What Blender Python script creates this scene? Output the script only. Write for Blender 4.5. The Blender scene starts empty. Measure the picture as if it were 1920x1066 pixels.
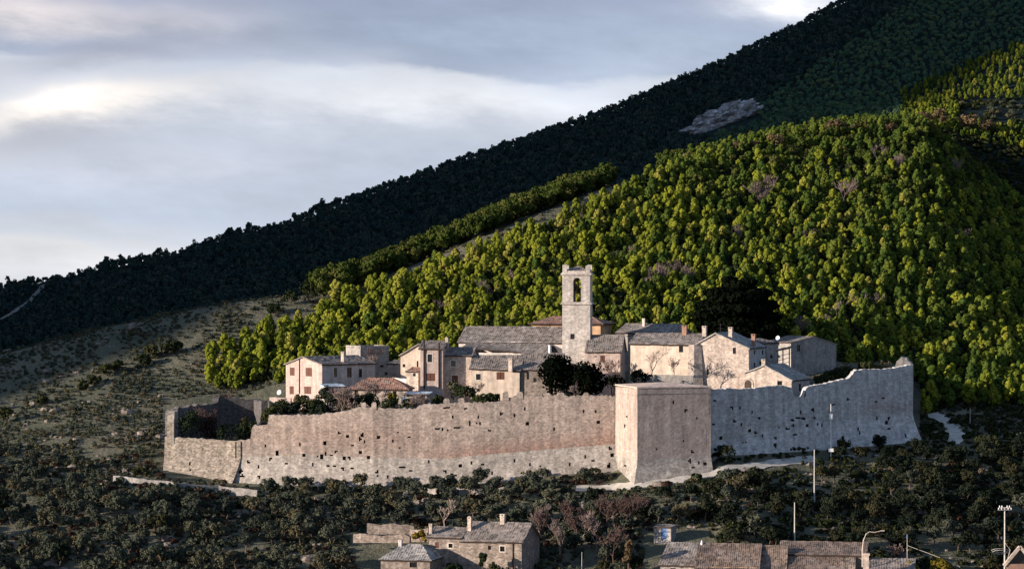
import bpy, math, random
import numpy as np
from mathutils import Vector, noise as mnoise

K = 0.0002            # metres per photo pixel per metre of distance
SKYGAIN, SUNPOW, EXPO = 0.665, 5.0, 0.92
rng = np.random.default_rng(7)
random.seed(7)
SC = bpy.context.scene
COL = SC.collection
SUN_AZ, SUN_EL = math.radians(69.5), math.radians(11.5)
SUN = Vector((-math.sin(SUN_AZ) * math.cos(SUN_EL), -math.cos(SUN_AZ) * math.cos(SUN_EL), math.sin(SUN_EL)))


def P3(px, py, Y):
    return Vector(((px - 960) * K * Y, Y, (533 - py) * K * Y))


def PX(px, Y):
    return (px - 960) * K * Y


def PZ(py, Y):
    return (533 - py) * K * Y


# ------------------------------------------------------------------ node helpers
def new_mat(name):
    m = bpy.data.materials.new(name)
    m.use_nodes = True
    nt = m.node_tree
    nt.nodes.clear()
    return m, nt


def nd(nt, t, **kw):
    n = nt.nodes.new(t)
    for k, v in kw.items():
        setattr(n, k, v)
    return n


def lk(nt, a, b):
    nt.links.new(a, b)


def setin(nt, sock, v):
    if hasattr(v, 'is_output') or isinstance(v, bpy.types.NodeSocket):
        nt.links.new(v, sock)
    else:
        sock.default_value = v


def mth(nt, op, a, b=0.0, clamp=False):
    n = nd(nt, 'ShaderNodeMath', operation=op)
    n.use_clamp = clamp
    setin(nt, n.inputs[0], a)
    setin(nt, n.inputs[1], b)
    return n.outputs[0]


def mixc(nt, f, a, b, blend='MIX'):
    n = nd(nt, 'ShaderNodeMix', data_type='RGBA', blend_type=blend)
    setin(nt, n.inputs[0], f)
    for s, v in ((n.inputs[6], a), (n.inputs[7], b)):
        if isinstance(v, bpy.types.NodeSocket):
            nt.links.new(v, s)
        else:
            s.default_value = (*v, 1)
    return n.outputs[2]


def noise(nt, vec, scale, detail=4.0, rough=0.55):
    n = nd(nt, 'ShaderNodeTexNoise')
    n.inputs['Scale'].default_value = scale
    n.inputs['Detail'].default_value = detail
    n.inputs['Roughness'].default_value = rough
    if vec is not None:
        nt.links.new(vec, n.inputs['Vector'])
    return n.outputs[0]


def vscale(nt, vec, s):
    n = nd(nt, 'ShaderNodeMapping')
    n.inputs['Scale'].default_value = s
    nt.links.new(vec, n.inputs['Vector'])
    return n.outputs[0]


def ramp(nt, f, stops, interp='LINEAR'):
    n = nd(nt, 'ShaderNodeValToRGB')
    cr = n.color_ramp
    cr.interpolation = interp
    while len(cr.elements) < len(stops):
        cr.elements.new(0.5)
    for e, (p, c) in zip(cr.elements, stops):
        e.position = p
        e.color = (*c, 1) if len(c) == 3 else c
    nt.links.new(f, n.inputs[0])
    return n.outputs[0]


def mr(nt, v, a, b, c=0.0, d=1.0):
    n = nd(nt, 'ShaderNodeMapRange')
    nt.links.new(v, n.inputs[0])
    for i, x in enumerate((a, b, c, d)):
        n.inputs[i + 1].default_value = x
    return n.outputs[0]


def finish(nt, color, rough=0.9, height=None, bstr=0.5, bdist=0.05, spec=0.15):
    b = nd(nt, 'ShaderNodeBsdfPrincipled')
    setin(nt, b.inputs['Base Color'], color if isinstance(color, bpy.types.NodeSocket) else (*color, 1))
    setin(nt, b.inputs['Roughness'], rough)
    b.inputs['Specular IOR Level'].default_value = spec
    if height is not None:
        bp = nd(nt, 'ShaderNodeBump')
        bp.inputs['Strength'].default_value = bstr
        bp.inputs['Distance'].default_value = bdist
        nt.links.new(height, bp.inputs['Height'])
        nt.links.new(bp.outputs[0], b.inputs['Normal'])
    o = nd(nt, 'ShaderNodeOutputMaterial')
    nt.links.new(b.outputs[0], o.inputs[0])


def coords(nt):
    return nd(nt, 'ShaderNodeTexCoord').outputs['Object']


def stone_mat(name, base, stain, size=1.6, contrast=0.35, stain_amt=0.6, light=None, patch=None, tone=0.90):
    """rubble masonry: individual stones, big weather stains, vertical streaks"""
    m, nt = new_mat(name)
    base, stain, light, patch = [tuple(x * tone for x in q) if q else None for q in (base, stain, light, patch)]
    c = coords(nt)
    vor = nd(nt, 'ShaderNodeTexVoronoi')
    vor.inputs['Scale'].default_value = 1.0
    lk(nt, vscale(nt, c, (size * 1.6, size * 1.6, size * 2.6)), vor.inputs['Vector'])
    sep = nd(nt, 'ShaderNodeSeparateColor')
    lk(nt, vor.outputs['Color'], sep.inputs[0])
    big = noise(nt, c, 0.13, 5, 0.6)
    mid = noise(nt, c, 0.8, 5, 0.65)
    streak = noise(nt, vscale(nt, c, (1.1, 1.1, 0.09)), 1.0, 4, 0.6)
    col = mixc(nt, mr(nt, big, 0.4, 0.65, 0.0, stain_amt), base, stain)
    if light:
        col = mixc(nt, mr(nt, mid, 0.52, 0.7, 0.0, 0.7), col, light)
    if patch:
        at = nd(nt, 'ShaderNodeAttribute', attribute_name='brick')
        f = mth(nt, 'MULTIPLY', at.outputs['Fac'], mr(nt, mid, 0.3, 0.6, 0.35, 1.0), True)
        col = mixc(nt, f, col, patch)
    v = mr(nt, sep.outputs[0], 0, 1, 1 - contrast, 1 + contrast)
    v2 = mr(nt, mid, 0.3, 0.7, 0.78, 1.18)
    v3 = mr(nt, streak, 0.35, 0.65, 0.76, 1.10)
    v = mth(nt, 'MULTIPLY', mth(nt, 'MULTIPLY', v, v2), v3)
    cc = nd(nt, 'ShaderNodeCombineXYZ')
    for i in range(3):
        lk(nt, v, cc.inputs[i])
    col = mixc(nt, 1.0, col, cc.outputs[0], 'MULTIPLY')
    h = mth(nt, 'ADD', mth(nt, 'MULTIPLY', vor.outputs['Distance'], -0.7), noise(nt, c, 5.0, 3))
    finish(nt, col, 0.92, h, 0.10, 0.04)
    return m


def roof_mat(name, base, moss, spot, cell=(0.42, 0.5)):
    """old curved tiles: columns down the slope, each tile its own tone, lichen"""
    m, nt = new_mat(name)
    at = nd(nt, 'ShaderNodeAttribute', attribute_name='ruv')
    sx = nd(nt, 'ShaderNodeSeparateXYZ')
    lk(nt, at.outputs['Vector'], sx.inputs[0])
    wob = noise(nt, coords(nt), 0.9, 3, 0.6)
    u = mth(nt, 'ADD', mth(nt, 'DIVIDE', sx.outputs[0], cell[0]), mth(nt, 'MULTIPLY', wob, 1.3))
    v = mth(nt, 'ADD', mth(nt, 'DIVIDE', sx.outputs[1], cell[1]), mth(nt, 'MULTIPLY', wob, 1.1))
    cmb = nd(nt, 'ShaderNodeCombineXYZ')
    lk(nt, mth(nt, 'FLOOR', u), cmb.inputs[0])
    lk(nt, mth(nt, 'FLOOR', v), cmb.inputs[1])
    wn = nd(nt, 'ShaderNodeTexWhiteNoise', noise_dimensions='2D')
    lk(nt, cmb.outputs[0], wn.inputs['Vector'])
    c = coords(nt)
    big = noise(nt, c, 0.5, 5, 0.65)
    fine = noise(nt, c, 2.4, 4, 0.7)
    col = mixc(nt, mr(nt, big, 0.40, 0.60), base, moss)
    col = mixc(nt, mr(nt, noise(nt, c, 0.22, 4, 0.7), 0.5, 0.66, 0, 0.55), col, spot)
    col = mixc(nt, mr(nt, fine, 0.55, 0.72, 0, 0.75), col, spot)
    val = mr(nt, wn.outputs['Value'], 0, 1, 0.55, 1.5)
    cc = nd(nt, 'ShaderNodeCombineXYZ')
    for i in range(3):
        lk(nt, val, cc.inputs[i])
    col = mixc(nt, 1.0, col, cc.outputs[0], 'MULTIPLY')
    wave = mth(nt, 'SINE', mth(nt, 'MULTIPLY', u, 2 * math.pi))
    h = mth(nt, 'ADD', wave, mth(nt, 'MULTIPLY', mth(nt, 'FRACT', v), -0.6))
    finish(nt, col, 0.9, h, 0.3, 0.06)
    return m


def plain_mat(name, col, rough=0.8, var=0.2, scale=1.5, spec=0.2):
    m, nt = new_mat(name)
    c = coords(nt)
    n = noise(nt, c, scale, 4, 0.6)
    v = mr(nt, n, 0.3, 0.7, 1 - var, 1 + var)
    cc = nd(nt, 'ShaderNodeCombineXYZ')
    for i in range(3):
        lk(nt, v, cc.inputs[i])
    finish(nt, mixc(nt, 1.0, col, cc.outputs[0], 'MULTIPLY'), rough, n, 0.3, 0.03, spec)
    return m


def leaf_mat(name, stops, spread=1.0, trans=0.0):
    """foliage: each tree takes its own tone, clumps inside it differ a little"""
    m, nt = new_mat(name)
    oi = nd(nt, 'ShaderNodeObjectInfo')
    c = coords(nt)
    n = noise(nt, c, 0.9, 3, 0.6)
    f = mth(nt, 'ADD', mth(nt, 'MULTIPLY', oi.outputs['Random'], spread), mr(nt, n, 0.3, 0.7, -0.2, 0.2), True)
    col = ramp(nt, f, stops)
    d = nd(nt, 'ShaderNodeBsdfDiffuse')
    lk(nt, col, d.inputs[0])
    sh = d.outputs[0]
    if trans:
        t = nd(nt, 'ShaderNodeBsdfTranslucent')
        lk(nt, col, t.inputs[0])
        mx = nd(nt, 'ShaderNodeMixShader')
        mx.inputs[0].default_value = trans
        lk(nt, sh, mx.inputs[1])
        lk(nt, t.outputs[0], mx.inputs[2])
        sh = mx.outputs[0]
    o = nd(nt, 'ShaderNodeOutputMaterial')
    lk(nt, sh, o.inputs[0])
    return m


# ------------------------------------------------------------------ mesh helpers
class MB:
    def __init__(self):
        self.v, self.f, self.m, self.uv, self.at = [], [], [], {}, {}

    def add(self, vs, fs, mi=0):
        o = len(self.v)
        self.v += [tuple(x) for x in vs]
        self.f += [tuple(i + o for i in f) for f in fs]
        self.m += [mi] * len(fs)
        return o

    def quad(self, a, b, c, d, mi=0):
        self.add([a, b, c, d], [(0, 1, 2, 3)], mi)

    def box(self, c, ax, ay, az, mi=0):
        """c centre; ax, ay, az half-extent vectors"""
        c, ax, ay, az = Vector(c), Vector(ax), Vector(ay), Vector(az)
        vs = [c + sx * ax + sy * ay + sz * az for sz in (-1, 1) for sy in (-1, 1) for sx in (-1, 1)]
        self.add(vs, [(0, 2, 3, 1), (4, 5, 7, 6), (0, 1, 5, 4), (2, 6, 7, 3), (0, 4, 6, 2), (1, 3, 7, 5)], mi)

    def tube(self, pts, rads, n=6, mi=0, cap=True):
        pts = [Vector(p) for p in pts]
        vs, fs = [], []
        for i, p in enumerate(pts):
            t = (pts[min(i + 1, len(pts) - 1)] - pts[max(i - 1, 0)])
            t = t.normalized() if t.length > 1e-9 else Vector((0, 0, 1))
            a = t.orthogonal().normalized() if abs(t.z) < 0.95 else Vector((1, 0, 0))
            a = (a - t * a.dot(t)).normalized()
            b = t.cross(a)
            for k in range(n):
                w = 2 * math.pi * k / n
                vs.append(p + rads[i] * (math.cos(w) * a + math.sin(w) * b))
        for i in range(len(pts) - 1):
            for k in range(n):
                fs.append((i * n + k, i * n + (k + 1) % n, (i + 1) * n + (k + 1) % n, (i + 1) * n + k))
        if cap:
            fs.append(tuple(range((len(pts) - 1) * n, len(pts) * n)))
            fs.append(tuple(reversed(range(n))))
        self.add(vs, fs, mi)

    def build(self, name, mats, parent=None, smooth=False):
        me = bpy.data.meshes.new(name)
        org = Vector(parent['_base']) if parent is not None and '_base' in parent else Vector((0, 0, 0))
        if parent is not None and parent.parent is not None and '_base' in parent.parent:
            org = Vector(parent.parent['_base'])
        me.from_pydata([(x[0] - org.x, x[1] - org.y, x[2] - org.z) for x in self.v], [], self.f)
        if not isinstance(mats, (list, tuple)):
            mats = [mats]
        for m in mats:
            me.materials.append(m)
        if len(mats) > 1:
            me.polygons.foreach_set('material_index', self.m)
        if self.uv:
            a = me.attributes.new('ruv', 'FLOAT_VECTOR', 'POINT')
            arr = np.zeros((len(self.v), 3), np.float32)
            for i, q in self.uv.items():
                arr[i, :2] = q
            a.data.foreach_set('vector', arr.ravel())
        if self.at:
            a = me.attributes.new('brick', 'FLOAT', 'POINT')
            arr = np.zeros(len(self.v), np.float32)
            for i, q in self.at.items():
                arr[i] = q
            a.data.foreach_set('value', arr)
        if smooth:
            me.polygons.foreach_set('use_smooth', [True] * len(me.polygons))
        me.update()
        ob = bpy.data.objects.new(name, me)
        COL.objects.link(ob)
        if parent is not None:
            ob.parent = parent
        return ob


def tag(o, label=None, cat=None, group=None, kind=None):
    for k, v in (('label', label), ('category', cat), ('group', group), ('kind', kind)):
        if v:
            o[k] = v
    return o


def thing(name, base, label, cat, group=None):
    o = bpy.data.objects.new(name, None)
    o.empty_display_size = 0.5
    COL.objects.link(o)
    o.location = Vector(base)
    o['_base'] = tuple(base)
    return tag(o, label, cat, group)


def np_mesh(name, verts, quads, mats, matidx=None):
    """fast mesh from numpy arrays (N,3), (M,4)"""
    me = bpy.data.meshes.new(name)
    me.vertices.add(len(verts))
    me.vertices.foreach_set('co', np.asarray(verts, np.float32).ravel())
    k = quads.shape[1]
    me.loops.add(quads.size)
    me.loops.foreach_set('vertex_index', quads.astype(np.int32).ravel())
    me.polygons.add(len(quads))
    me.polygons.foreach_set('loop_start', np.arange(0, quads.size, k, dtype=np.int32))
    me.polygons.foreach_set('loop_total', np.full(len(quads), k, np.int32))
    for m in (mats if isinstance(mats, (list, tuple)) else [mats]):
        me.materials.append(m)
    if matidx is not None:
        me.polygons.foreach_set('material_index', np.asarray(matidx, np.int32))
    me.update(calc_edges=True)
    me.validate()
    return me


def link_obj(name, me, parent=None):
    o = bpy.data.objects.new(name, me)
    COL.objects.link(o)
    if parent is not None:
        o.parent = parent
    return o


# ------------------------------------------------------------------ vegetation meshes
def leaf_quads(r, centers, normals, size, jit=0.5, aspect=1.0):
    n = len(centers)
    nr = normals + r.normal(0, jit, (n, 3))
    nr /= np.linalg.norm(nr, axis=1)[:, None] + 1e-9
    t = np.cross(nr, r.normal(0, 1, (n, 3)))
    t /= np.linalg.norm(t, axis=1)[:, None] + 1e-9
    b = np.cross(nr, t)
    s = (size * r.uniform(0.65, 1.35, n))[:, None] * 0.5
    vs = np.stack([centers - t * s * aspect - b * s, centers + t * s * aspect - b * s * 0.8,
                   centers + t * s * 0.8 * aspect + b * s, centers - t * s * aspect + b * s * 0.9], 1).reshape(-1, 3)
    return vs, np.arange(4 * n).reshape(n, 4)


def crown(name, seed, mat, rx=2.0, rz=2.6, zc=4.6, nl=14, lr=(0.8, 1.25), nq=42, qs=0.5, flat=1.0, low=-0.45):
    """a crown of many leafy clumps spread through an uneven volume, light shows between them"""
    r = np.random.default_rng(seed)
    C, Nn = [], []
    skew = r.normal(0, 0.18, 2)
    for i in range(nl):
        d = r.normal(0, 1, 3)
        d /= np.linalg.norm(d)
        if d[2] < low:
            d[2] = abs(d[2]) * 0.6
            d /= np.linalg.norm(d)
        rad = r.uniform(0.35, 0.85)
        p = np.array([d[0] * rx * rad + skew[0] * rx * d[2], d[1] * rx * rad + skew[1] * rx * d[2], zc + d[2] * rz * rad])
        R = r.uniform(*lr)
        q = r.normal(0, 1, (nq * 2, 3))
        q /= np.linalg.norm(q, axis=1)[:, None]
        out = d * 0.6 + np.array([0, 0, 0.35])
        keep = (q @ out) > -0.35
        q = q[keep][:nq]
        C.append(p + q * (R * r.uniform(0.75, 1.08, (len(q), 1))) * np.array([1, 1, flat]))
        Nn.append(q)
    C, Nn = np.concatenate(C), np.concatenate(Nn)
    vs, qd = leaf_quads(r, C, Nn, qs, 0.45)
    return np_mesh(name, vs, qd, mat)


def pine_crown(name, seed, mat, h=6.6, rx=1.9, nl=13, nq=48, qs=.50, z0=1.2):
    """a young pine: rounded clumps stacked from near the ground to a blunt top"""
    r = np.random.default_rng(seed)
    C, Nn = [], []
    lean = r.normal(0, .05, 2)
    ang = r.uniform(0, 6.28)
    for i in range(nl):
        t = (i + r.uniform(0, .8)) / nl
        z = z0 + (h - z0 - .7) * t
        w = rx * (1 - .62 * t ** 2.2) * (.5 + .5 * min(1, t * 3))
        ang += 2.4 + r.normal(0, .5)
        rad = w * r.uniform(.3, 1.0) if t < .93 else 0
        p = np.array([math.cos(ang) * rad + lean[0] * z, math.sin(ang) * rad + lean[1] * z, z])
        R = r.uniform(.62, 1.08) * (1 - .12 * t)
        q = r.normal(0, 1, (nq * 3, 3))
        q /= np.linalg.norm(q, axis=1)[:, None]
        out = np.array([math.cos(ang), math.sin(ang), .55])
        q = q[(q @ out) > -.45][:nq]
        C.append(p + q * R * r.uniform(.8, 1.06, (len(q), 1)) * np.array([1, 1, .92]))
        Nn.append(q)
    vs, qd = leaf_quads(r, np.concatenate(C), np.concatenate(Nn), qs, .15)
    return np_mesh(name, vs, qd, mat)


def trunk_mesh(name, seed, mat, h=4.5, r0=0.16, bend=0.3):
    r = random.Random(seed)
    mb = MB()
    p, pts, rad = Vector((0, 0, -0.6)), [], []
    for i in range(5):
        pts.append(p.copy())
        rad.append(r0 * (1 - 0.16 * i))
        p = p + Vector((r.uniform(-bend, bend) * 0.5, r.uniform(-bend, bend) * 0.5, (h + 0.6) / 4))
    mb.tube(pts, rad, 5)
    top = pts[-1]
    for i in range(4):
        a = r.uniform(0, 6.28)
        q = pts[2] + (pts[3] - pts[2]) * r.random()
        mb.tube([q, q + Vector((math.cos(a) * 1.0, math.sin(a) * 1.0, 0.9))], [r0 * 0.45, r0 * 0.15], 4)
    me = bpy.data.meshes.new(name)
    me.from_pydata(mb.v, [], mb.f)
    me.materials.append(mat)
    return me


def bare_mesh(name, seed, mat, h=5.0, r0=0.14, depth=5, spread=0.75, up=0.25, nb=(2, 4), n0=4):
    r = random.Random(seed)
    mb = MB()

    def grow(p, d, L, rad, k):
        q = p + d * L * 0.5 + Vector((r.uniform(-1, 1), r.uniform(-1, 1), r.uniform(-0.5, 1))) * L * 0.08
        e = q + (d + Vector((r.uniform(-1, 1), r.uniform(-1, 1), r.uniform(-0.3, 0.8))) * 0.25).normalized() * L * 0.5
        rad = max(rad, 0.034)
        mb.tube([p, q, e], [rad, rad * 0.82, max(rad * 0.62, .02)], n0 if k > 2 else 3, 0, False)
        if k <= 0:
            return
        for i in range(r.randint(*nb)):
            nd_ = (d * 0.75 + Vector((r.uniform(-1, 1), r.uniform(-1, 1), r.uniform(-0.5, 0.9))) * spread + Vector((0, 0, up))).normalized()
            s = e if i < 2 else q
            grow(s, nd_, L * r.uniform(0.62, 0.86), rad * 0.6, k - 1)

    grow(Vector((0, 0, -0.3)), Vector((r.uniform(-0.15, 0.15), r.uniform(-0.15, 0.15), 1)).normalized(), h * 0.3, r0, depth)
    zs = max(v[2] for v in mb.v)
    s = h / zs
    me = bpy.data.meshes.new(name)
    me.from_pydata([(a * s, b * s, c * s) for a, b, c in mb.v], [], mb.f)
    me.materials.append(mat)
    return me


def scatter(name, pts, rot, scl, idx, protos, label=None, cat=None, kind='stuff'):
    """one object for a mass nobody could count: geometry nodes set a plant at each point"""
    pts = np.asarray(pts, np.float32)
    me = bpy.data.meshes.new(name)
    me.vertices.add(len(pts))
    me.vertices.foreach_set('co', pts.ravel())
    for nm, ty, dat, key in (('rot', 'FLOAT', rot, 'value'), ('scl', 'FLOAT_VECTOR', scl, 'vector'), ('idx', 'INT', idx, 'value')):
        a = me.attributes.new(nm, ty, 'POINT')
        a.data.foreach_set(key, np.asarray(dat, np.int32 if ty == 'INT' else np.float32).ravel())
    pc = bpy.data.collections.new(name + '_forms')
    for i, m in enumerate(protos):
        pc.objects.link(bpy.data.objects.new('%s_form' % name, m))
    g = bpy.data.node_groups.new(name + '_nodes', 'GeometryNodeTree')
    g.interface.new_socket('Geometry', in_out='INPUT', socket_type='NodeSocketGeometry')
    g.interface.new_socket('Geometry', in_out='OUTPUT', socket_type='NodeSocketGeometry')
    gi, go = g.nodes.new('NodeGroupInput'), g.nodes.new('NodeGroupOutput')
    ci = g.nodes.new('GeometryNodeCollectionInfo')
    ci.inputs['Collection'].default_value = pc
    ci.inputs['Separate Children'].default_value = True
    ci.inputs['Reset Children'].default_value = True
    iop = g.nodes.new('GeometryNodeInstanceOnPoints')
    iop.inputs['Pick Instance'].default_value = True

    def na(nm, ty):
        n = g.nodes.new('GeometryNodeInputNamedAttribute')
        n.data_type = ty
        n.inputs['Name'].default_value = nm
        return n.outputs['Attribute']
    cx = g.nodes.new('ShaderNodeCombineXYZ')
    g.links.new(na('rot', 'FLOAT'), cx.inputs[2])
    e2r = g.nodes.new('FunctionNodeEulerToRotation')
    g.links.new(cx.outputs[0], e2r.inputs[0])
    g.links.new(gi.outputs[0], iop.inputs['Points'])
    g.links.new(ci.outputs[0], iop.inputs['Instance'])
    g.links.new(na('idx', 'INT'), iop.inputs['Instance Index'])
    g.links.new(e2r.outputs[0], iop.inputs['Rotation'])
    g.links.new(na('scl', 'FLOAT_VECTOR'), iop.inputs['Scale'])
    g.links.new(iop.outputs[0], go.inputs[0])
    ob = link_obj(name, me)
    md = ob.modifiers.new('plants', 'NODES')
    md.node_group = g
    return tag(ob, label, cat, None, kind)
# ------------------------------------------------------------------ materials
M = {}
M['stone_pink'] = stone_mat('stone_pink', (0.315, 0.258, 0.228), (0.255, 0.215, 0.194), 1.5, 0.26, 0.8, (0.36, 0.31, 0.275), patch=(0.265, 0.172, 0.142), tone=1.0)
M['stone_scarp'] = stone_mat('stone_scarp', (0.32, 0.288, 0.262), (0.255, 0.228, 0.21), 1.4, 0.26, 0.7, (0.37, 0.335, 0.305), tone=1.0)
M['stone_bastion'] = stone_mat('stone_bastion', (0.375, 0.315, 0.255), (0.30, 0.25, 0.21), 1.7, 0.42, 0.5, (0.45, 0.39, 0.33), tone=1.0)
M['stone_tower'] = stone_mat('stone_tower', (0.41, 0.335, 0.295), (0.36, 0.29, 0.258), 1.3, 0.14, 0.7, tone=.95)
M['stone_east'] = stone_mat('stone_east', (0.455, 0.435, 0.42), (0.375, 0.355, 0.345), 1.3, 0.2, 0.7, (0.51, 0.49, 0.475), (0.34, 0.24, 0.20), tone=1.0)
M['stone_house'] = stone_mat('stone_house', (0.44, 0.365, 0.315), (0.37, 0.305, 0.27), 1.8, 0.26, 0.6, (0.50, 0.43, 0.375), tone=1.0)
M['stone_rose'] = stone_mat('stone_rose', (0.43, 0.345, 0.315), (0.38, 0.30, 0.275), 2.2, 0.16, 0.5, tone=1.0)
M['stone_grey'] = stone_mat('stone_grey', (0.34, 0.315, 0.30), (0.26, 0.24, 0.23), 1.8, 0.25, 0.7)
M['stone_old'] = stone_mat('stone_old', (0.37, 0.305, 0.265), (0.26, 0.21, 0.18), 1.6, 0.36, 0.8, (0.45, 0.38, 0.33), tone=.66)
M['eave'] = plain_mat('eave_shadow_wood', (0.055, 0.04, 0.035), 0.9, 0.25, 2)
M['track'] = plain_mat('old_track', (0.15, 0.14, 0.13), 0.95, 0.3, 0.6)
M['stone_bell'] = stone_mat('stone_bell', (0.47, 0.425, 0.39), (0.41, 0.365, 0.335), 1.6, 0.22, 0.6, (0.55, 0.50, 0.46), tone=1.0)
M['stone_dark'] = stone_mat('stone_dark', (0.13, 0.12, 0.12), (0.075, 0.07, 0.07), 1.6, 0.35, 0.8)
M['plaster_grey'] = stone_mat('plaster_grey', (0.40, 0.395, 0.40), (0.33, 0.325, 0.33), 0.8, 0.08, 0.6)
M['plaster'] = stone_mat('plaster', (0.56, 0.465, 0.385), (0.49, 0.395, 0.325), 0.6, 0.06, 0.6, tone=1.0)
M['plaster_orange'] = stone_mat('plaster_orange', (0.62, 0.40, 0.24), (0.52, 0.33, 0.21), 0.6, 0.06, 0.6)
M['plaster_white'] = stone_mat('plaster_white', (0.68, 0.62, 0.58), (0.55, 0.50, 0.47), 0.6, 0.08, 0.6)
M['roof'] = roof_mat('roof_tile_grey', (0.17, 0.145, 0.135), (0.12, 0.105, 0.095), (0.27, 0.245, 0.225))
M['roof_slate'] = roof_mat('roof_tile_pale', (0.24, 0.225, 0.215), (0.18, 0.17, 0.16), (0.33, 0.31, 0.29))
M['roof_red'] = roof_mat('roof_tile_red', (0.25, 0.135, 0.10), (0.17, 0.115, 0.09), (0.30, 0.21, 0.17))
M['roof_speck'] = roof_mat('roof_tile_speckled', (0.155, 0.115, 0.095), (0.08, 0.062, 0.055), (0.30, 0.25, 0.215), (0.32, 0.42))
M['coping'] = plain_mat('coping', (0.52, 0.40, 0.33), 0.9, 0.3, 1.2)
M['shutter'] = plain_mat('shutter_brown', (0.11, 0.045, 0.032), 0.6, 0.2, 3)
M['wood'] = plain_mat('dark_wood', (0.06, 0.04, 0.03), 0.8, 0.3, 3)
M['bark'] = plain_mat('bark', (0.10, 0.075, 0.06), 0.95, 0.3, 3)
M['bark_pale'] = plain_mat('bark_pale', (0.27, 0.215, 0.185), 0.95, 0.3, 3)
M['twig'] = plain_mat('twig_grey', (0.165, 0.125, 0.115), 0.95, 0.3, 1)
M['twig_red'] = plain_mat('twig_russet', (0.078, 0.050, 0.046), 0.95, 0.3, 1)
M['glass'] = plain_mat('window_glass', (0.012, 0.013, 0.016), 0.15, 0.1, 3, 0.5)
M['frame_pale'] = plain_mat('frame_pale', (0.55, 0.48, 0.42), 0.8, 0.15, 3)
M['pipe'] = plain_mat('pipe_brown', (0.045, 0.025, 0.02), 0.5, 0.2, 3)
M['concrete'] = plain_mat('concrete', (0.45, 0.43, 0.41), 0.85, 0.2, 2)
M['white_paint'] = plain_mat('white_paint', (0.75, 0.74, 0.74), 0.5, 0.05, 2)
M['blue_paint'] = plain_mat('blue_paint', (0.10, 0.20, 0.42), 0.5, 0.1, 2)
M['sheet_metal'] = plain_mat('sheet_metal', (0.36, 0.43, 0.50), 0.5, 0.15, 2)
M['iron'] = plain_mat('iron', (0.05, 0.045, 0.045), 0.6, 0.2, 2)
M['bronze'] = plain_mat('bronze', (0.06, 0.05, 0.03), 0.45, 0.2, 2, 0.5)
M['terracotta'] = plain_mat('terracotta', (0.27, 0.165, 0.125), 0.9, 0.2, 2)
M['gravel'] = plain_mat('gravel', (0.40, 0.37, 0.33), 0.95, 0.3, 0.6)
M['hole'] = stone_mat('stone_hole', (0.12, 0.10, 0.09), (0.08, 0.07, 0.06), 2.0, 0.3, 0.6)

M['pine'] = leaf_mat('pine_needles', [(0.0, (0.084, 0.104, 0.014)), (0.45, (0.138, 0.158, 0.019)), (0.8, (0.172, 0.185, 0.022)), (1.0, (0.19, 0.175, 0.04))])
M['pine_deep'] = leaf_mat('deep_needles', [(0.0, (0.036, 0.060, 0.014)), (0.5, (0.062, 0.09, 0.017)), (1.0, (0.10, 0.12, 0.02))])  # darker needles; in the wood they stand in for dimmer light
M['pine_far'] = leaf_mat('ridge_needles', [(0.0, (0.017, 0.036, 0.037)), (0.6, (0.031, 0.056, 0.050)), (1.0, (0.060, 0.070, 0.058))])  # blue put into the needle colour in place of distant haze
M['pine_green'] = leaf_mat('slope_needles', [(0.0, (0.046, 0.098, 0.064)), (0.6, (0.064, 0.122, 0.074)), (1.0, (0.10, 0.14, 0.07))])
M['oak'] = leaf_mat('oak_leaves', [(0.0, (0.030, 0.046, 0.012)), (0.6, (0.050, 0.066, 0.015)), (1.0, (0.085, 0.085, 0.026))])
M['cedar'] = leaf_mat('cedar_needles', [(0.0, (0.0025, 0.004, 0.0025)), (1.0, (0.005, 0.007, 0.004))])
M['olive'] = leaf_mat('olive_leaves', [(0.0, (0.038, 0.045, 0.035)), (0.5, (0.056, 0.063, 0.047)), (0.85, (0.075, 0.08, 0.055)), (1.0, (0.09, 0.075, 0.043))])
M['olive_dark'] = leaf_mat('dark_olive_leaves', [(0.0, (0.012, 0.017, 0.012)), (0.6, (0.021, 0.027, 0.017)), (1.0, (0.04, 0.038, 0.02))])  # darker copy of the olive leaves, painting shade onto the right slope
M['scrub'] = leaf_mat('scrub_leaves', [(0.0, (0.036, 0.046, 0.034)), (0.5, (0.062, 0.070, 0.048)), (0.8, (0.10, 0.092, 0.05)), (1.0, (0.085, 0.062, 0.048))])
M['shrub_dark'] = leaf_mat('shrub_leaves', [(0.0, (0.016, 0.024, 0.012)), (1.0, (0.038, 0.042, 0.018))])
M['shrub_yellow'] = leaf_mat('yellow_leaves', [(0.0, (0.10, 0.085, 0.015)), (1.0, (0.16, 0.11, 0.02))])
M['thicket_leaves'] = leaf_mat('thicket_leaves', [(0.0, (0.028, 0.016, 0.013)), (1.0, (0.05, 0.026, 0.02))])
M['russet'] = leaf_mat('russet_leaves', [(0.0, (0.070, 0.050, 0.033)), (0.6, (0.105, 0.075, 0.042)), (1.0, (0.13, 0.10, 0.05))])

# ------------------------------------------------------------------ the land
COLS = np.array([-900, -400, 0, 200, 305, 440, 560, 640, 700, 760, 850, 930, 1000, 1060, 1130, 1150, 1190, 1250, 1338, 1346, 1420, 1500, 1580, 1725, 1800, 1850, 1920, 2300, 2900], float)


def row(lst):
    a = np.array(lst, float)
    return np.interp(COLS, a[:, 0], a[:, 1]), np.interp(COLS, a[:, 0], a[:, 2])


def rowz(Y, z):
    return np.full(len(COLS), float(Y)), np.full(len(COLS), 533 - z / (K * Y))


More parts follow.
